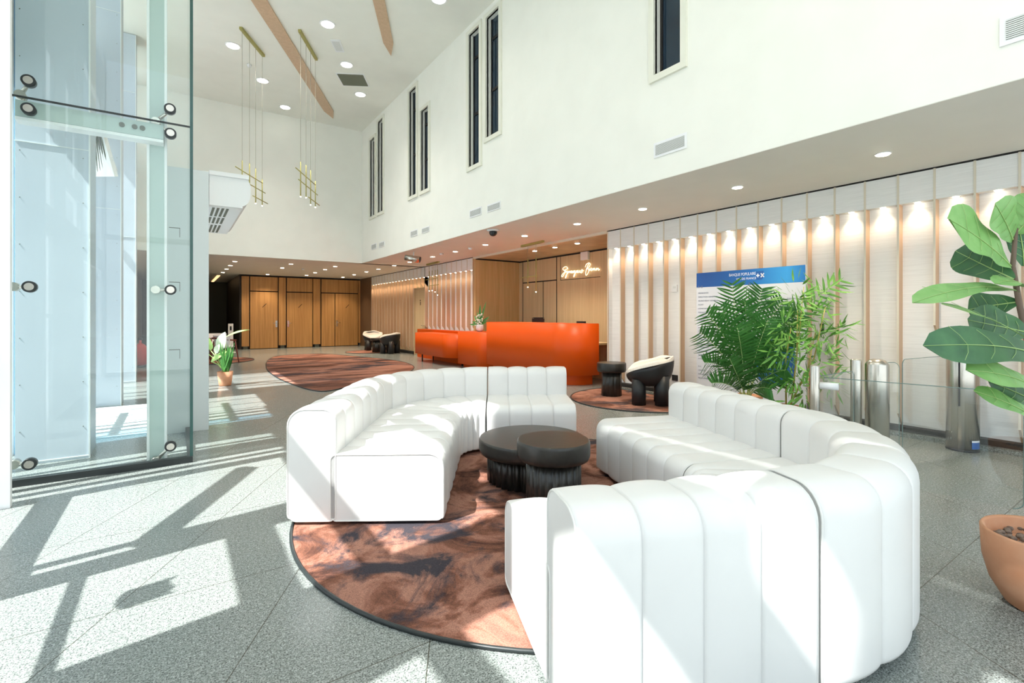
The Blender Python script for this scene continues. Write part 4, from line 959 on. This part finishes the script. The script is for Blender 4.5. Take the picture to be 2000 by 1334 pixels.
# palm
PX, PY = 5.95, 3.45
palm = thing('potted_palm', (PX, PY, 0), 'dense dark green palm with arching fronds in front of the directory board', 'potted plant')
def planter(x, y, parent, r=.17, h=.34):
    MB().lathe(x, y, [(r*.75, 0), (r, h*.6), (r*1.02, h), (r*.92, h), (r*.9, h-.05)], 32).build('pot', M['terracotta'], parent)
planter(PX, PY, palm)
def frond(base, mid, tip, ll, m, parent, n=24, droop=.35, seedn=0):
    b = MB(); base, mid, tip = Vector(base), Vector(mid), Vector(tip)
    C = lambda f: base*(1-f)**2+mid*2*f*(1-f)+tip*f*f
    pts = [C(i/20) for i in range(21)]; b2 = MB().tube(pts, [.007-.005*i/20 for i in range(21)], 6)
    view = Vector((.83, .5, 0))
    for i in range(n):
        f = .28+.72*i/(n-1); p = C(f); d = (C(min(1, f+.02))-C(f-.02)).normalized(); side = d.cross(view).normalized()
        for s in (-1, 1):
            L_ = ll*(.45+.55*math.sin(math.pi*min(1, .15+(f-.28)*1.1)))*random.uniform(.85, 1.1)
            dr = (side*s*.95+d*.75+Vector((0, 0, -droop*random.uniform(.3, 1)))+view*random.uniform(-.35, .35)).normalized()
            leaf_surface(b, p, p+dr*L_, .027, d.cross(dr)+view*.4, -.05 if random.random() < .5 else .04, .2, 4, lambda q: max(.04, math.sin(math.pi*min(1, q*.8+.2)))**.7)
    o = b.build('frond', m, parent); b2.build('stem', M['rib'], o)
base = Vector((PX, PY, .30))
for (mx_, my_, md, tx, ty, td) in [(1440,640,6.0,1430,556,5.9),(1425,650,5.9,1380,612,5.7),(1420,680,5.8,1368,650,5.6),(1430,700,5.8,1378,708,5.5),(1470,620,6.1,1488,565,6.1),(1480,640,6.2,1528,590,6.1),(1490,680,6.0,1545,655,5.8),(1460,640,6.2,1455,590,6.3),
    (1500,640,6.0,1640,548,5.7),(1490,720,5.7,1535,722,5.4),(1430,735,5.6,1392,748,5.4),(1455,700,5.6,1440,640,5.4),(1470,690,5.7,1500,625,5.5),(1475,740,5.5,1505,760,5.3),(1445,670,5.9,1408,600,5.9),(1450,745,5.6,1425,700,5.4),(1495,660,6.2,1560,610,6.2)]:
    frond(base+Vector((random.uniform(-.06,.06), random.uniform(-.06,.06), 0)), at(mx_, my_+8, min(md, 5.95)), at(tx, ty, min(td, 5.8)), .27, M['leaf'] if tx < 1600 else M['bamboo_leaf'], palm, 21)
# bamboo
BX, BY = 5.72, 2.86
bam = thing('potted_bamboo', (BX, BY, 0), 'lighter green bamboo with yellow canes between the palm and the gate post', 'potted plant')
planter(BX, BY, bam, .15, .32)
canes = [[(1558,600,5.6),(1556,700,5.6)], [(1545,640,5.5),(1535,700,5.55)], [(1592,650,5.6),(1578,720,5.6)], [(1570,560,5.7),(1560,660,5.65)], [(1612,600,5.5),(1590,700,5.6)]]
for c in canes:
    p = [Vector((BX+random.uniform(-.05,.05), BY+random.uniform(-.05,.05), .3)), at(*c[1]), at(*c[0])]
    MB().tube([p[0], p[0].lerp(p[1], .5), p[1], p[2]], [.010, .009, .007, .004], 8).build('cane', M['cane'], bam)
for (cx_, cy_, cd, rad, cnt) in [(1552,585,5.6,.17,60),(1532,640,5.5,.17,60),(1585,620,5.7,.17,50),(1605,660,5.5,.17,60),(1562,670,5.5,.15,50),(1640,643,5.5,.09,26),(1600,710,5.6,.19,60),(1550,735,5.5,.19,70),(1572,770,5.4,.18,50),(1530,690,5.4,.14,40),(1612,575,5.6,.12,26),(1620,745,5.5,.13,30)]:
    b = MB(); c = at(cx_, cy_, cd)
    for i in range(cnt):
        p = c+Vector((random.gauss(0, 1), random.gauss(0, 1), random.gauss(0, 1)))*rad*.5
        d = ((p-c).normalized()+Vector((0, 0, random.uniform(-.8, .3)))).normalized(); L_ = random.uniform(.10, .19)
        leaf_surface(b, p, p+d*L_, random.uniform(.018, .03), (random.uniform(-1,1), -1, 1), -.04, .15, 4)
    b.build('leaf_cluster', M['bamboo_leaf'], bam)
# white-leaved plant beyond the portal
WX, WY = .76, 10.84
wp = thing('potted_plant', (WX, WY, 0), 'plant with one big white leaf in a terracotta pot beside the grey portal', 'potted plant')
MB().lathe(WX, WY, [(.095, 0), (.105, .02), (.135, .27), (.125, .27), (.12, .24)], 28).build('pot', M['terracotta'], wp)
top = Vector((WX, WY, .25)); random.seed(5)
for (bx_, by, tx, ty, w, m_, nrm) in [(428,684,440,648,.20,'leaf_white',(-.5,-.9,.2)), (441,658,488,644,.08,'leaf_light',(-.3,-.5,.9)), (412,706,444,686,.10,'leaf_light',(-.5,-.8,.3)), (411,684,409,660,.13,'leaf_light',(-.5,-.9,.1)), (420,690,430,672,.12,'leaf_white',(-.5,-.9,.2)), (405,690,392,665,.12,'leaf',(-.4,-.9,.2)), (424,700,432,690,.05,'leaf',(-.4,-.9,.2))]:
    b = MB(); B0, T0 = at(bx_, by, 9.45), at(tx, ty, 9.35); pts, _ = leaf_surface(b, B0, T0, w, nrm, .05, .1, 10); o = b.build('leaf', M[m_], wp); MB().tube([top, top.lerp(B0, .5)+Vector((0,0,.05)), B0], .007, 6).build('stalk', M['leaf_light'], o)
b = MB()
for i in range(26):
    p = top+Vector((random.uniform(-.06,.06), random.uniform(-.06,.06), 0)); leaf_surface(b, p, p+Vector((random.uniform(-.12,.16), random.uniform(-.1,.1), random.uniform(.3,.6))), .035, (-.5,-.9,.1), .02, .1, 5)
b.build('foliage', M['leaf'], wp)
# flower vase on the middle counter
VY = yw(937, 6.3); VX = 6.3; VZ = .932
vs_ = thing('flower_vase', (VX, VY, VZ), 'white marbled vase with white flowers and spiky leaves on the middle counter', 'flower vase')
MB().lathe(VX, VY, [(.05, VZ), (.085, VZ+.03), (.10, VZ+.09), (.095, VZ+.15), (.085, VZ+.18), (.075, VZ+.18), (.07, VZ+.15)], 28).build('vase', M['ceramic'], vs_)
b = MB(); c = Vector((VX, VY, VZ+.17)); dv = VX*math.sin(TH)+VY*math.cos(TH)
for (tx, ty, w) in [(950,588,.035),(938,593,.05),(944,606,.04),(956,618,.05),(917,634,.05),(926,616,.05),(932,608,.04),(951,628,.05),(922,628,.06),(947,600,.03),(941,620,.06)]:
    leaf_surface(b, c, at(tx, ty, dv+random.uniform(-.1,.1)), w*1.3, (-.6,-.8,.3), .05, .15, 7)
b.build('leaves', M['leaf'], vs_)
b = MB()
for i in range(42):
    q = at(936+random.gauss(0,4.2), 625+random.gauss(0,6), dv-.06+random.uniform(-.06,.04)); b.ball(q, random.uniform(.010,.02), 7)
o = b.build('flowers', mat('white_petals', (.85,.86,.80), .7), vs_)

# ------------------------------------------------------------------ far left sitting corner
def cafe_chair(x, y, rot, label):
    t = thing('cafe_chair', (x, y, 0), label, 'chair'); c, s = math.cos(rot), math.sin(rot); R = lambda a, b_, z: (x+a*c-b_*s, y+a*s+b_*c, z)
    for a, b_ in ((-.24,-.22),(.24,-.22),(-.22,.22),(.22,.22)): MB().tube([R(a*1.15, b_*1.15, 0), R(a*.85, b_*.85, .62 if b_ > 0 else .62)], [.014, .02], 8).build('leg', M['red_wood'], t)
    MB().tube([R(-.24,-.2,.64), R(-.26,.05,.66), R(-.18,.25,.70), R(0,.30,.72), R(.18,.25,.70), R(.26,.05,.66), R(.24,-.2,.64)], .02, 8).build('arm_rail', M['red_wood'], t)
    n = 16; vs = []
    for k in range(5):
        for i in range(n+1):
            a = math.pi*(i/n); rr = .25+.05*k/4; vs.append(R(rr*math.cos(a), rr*math.sin(a)*.9, .46+.32*k/4))
    mesh('back_shell', vs, [(k*(n+1)+i, k*(n+1)+i+1, (k+1)*(n+1)+i+1, (k+1)*(n+1)+i) for k in range(4) for i in range(n)], M['sand'], t, True)
    MB().lathe(x, y, [(.22, .42), (.25, .45), (.25, .47), (.22, .49)], 24).build('seat', M['sand'], t)
cafe_chair(1.10, 15.95, 2.0, 'pale shell chair with red wooden legs just right of the potted plant')
cafe_chair(.35, 17.3, -.6, 'pale chair with red legs farther back on the small rug, left one')
cafe_chair(1.0, 17.6, .3, 'pale chair with red legs farther back on the small rug, right one')
t = thing('sanitizer_stand', (1.9, 20.3, 0), 'white sanitizer stand with a dark oval before the dark wall', 'dispenser stand')
q = at(450.5, 640, 17.6); MB().box(q.x-.08, q.x+.08, q.y-.03, q.y+.03, .25, 1.04).build('column', M['white_paint'], t); MB().box(q.x-.15, q.x+.15, q.y-.12, q.y+.12, 0, .02).box(q.x-.02, q.x+.02, q.y-.02, q.y+.02, .02, .25).build('base', M['white_paint'], t)
MB().tube([(q.x, q.y-.031, .80), (q.x, q.y-.031, .95)], .03, 12).build('nozzle_recess', M['black_lacquer'], t)
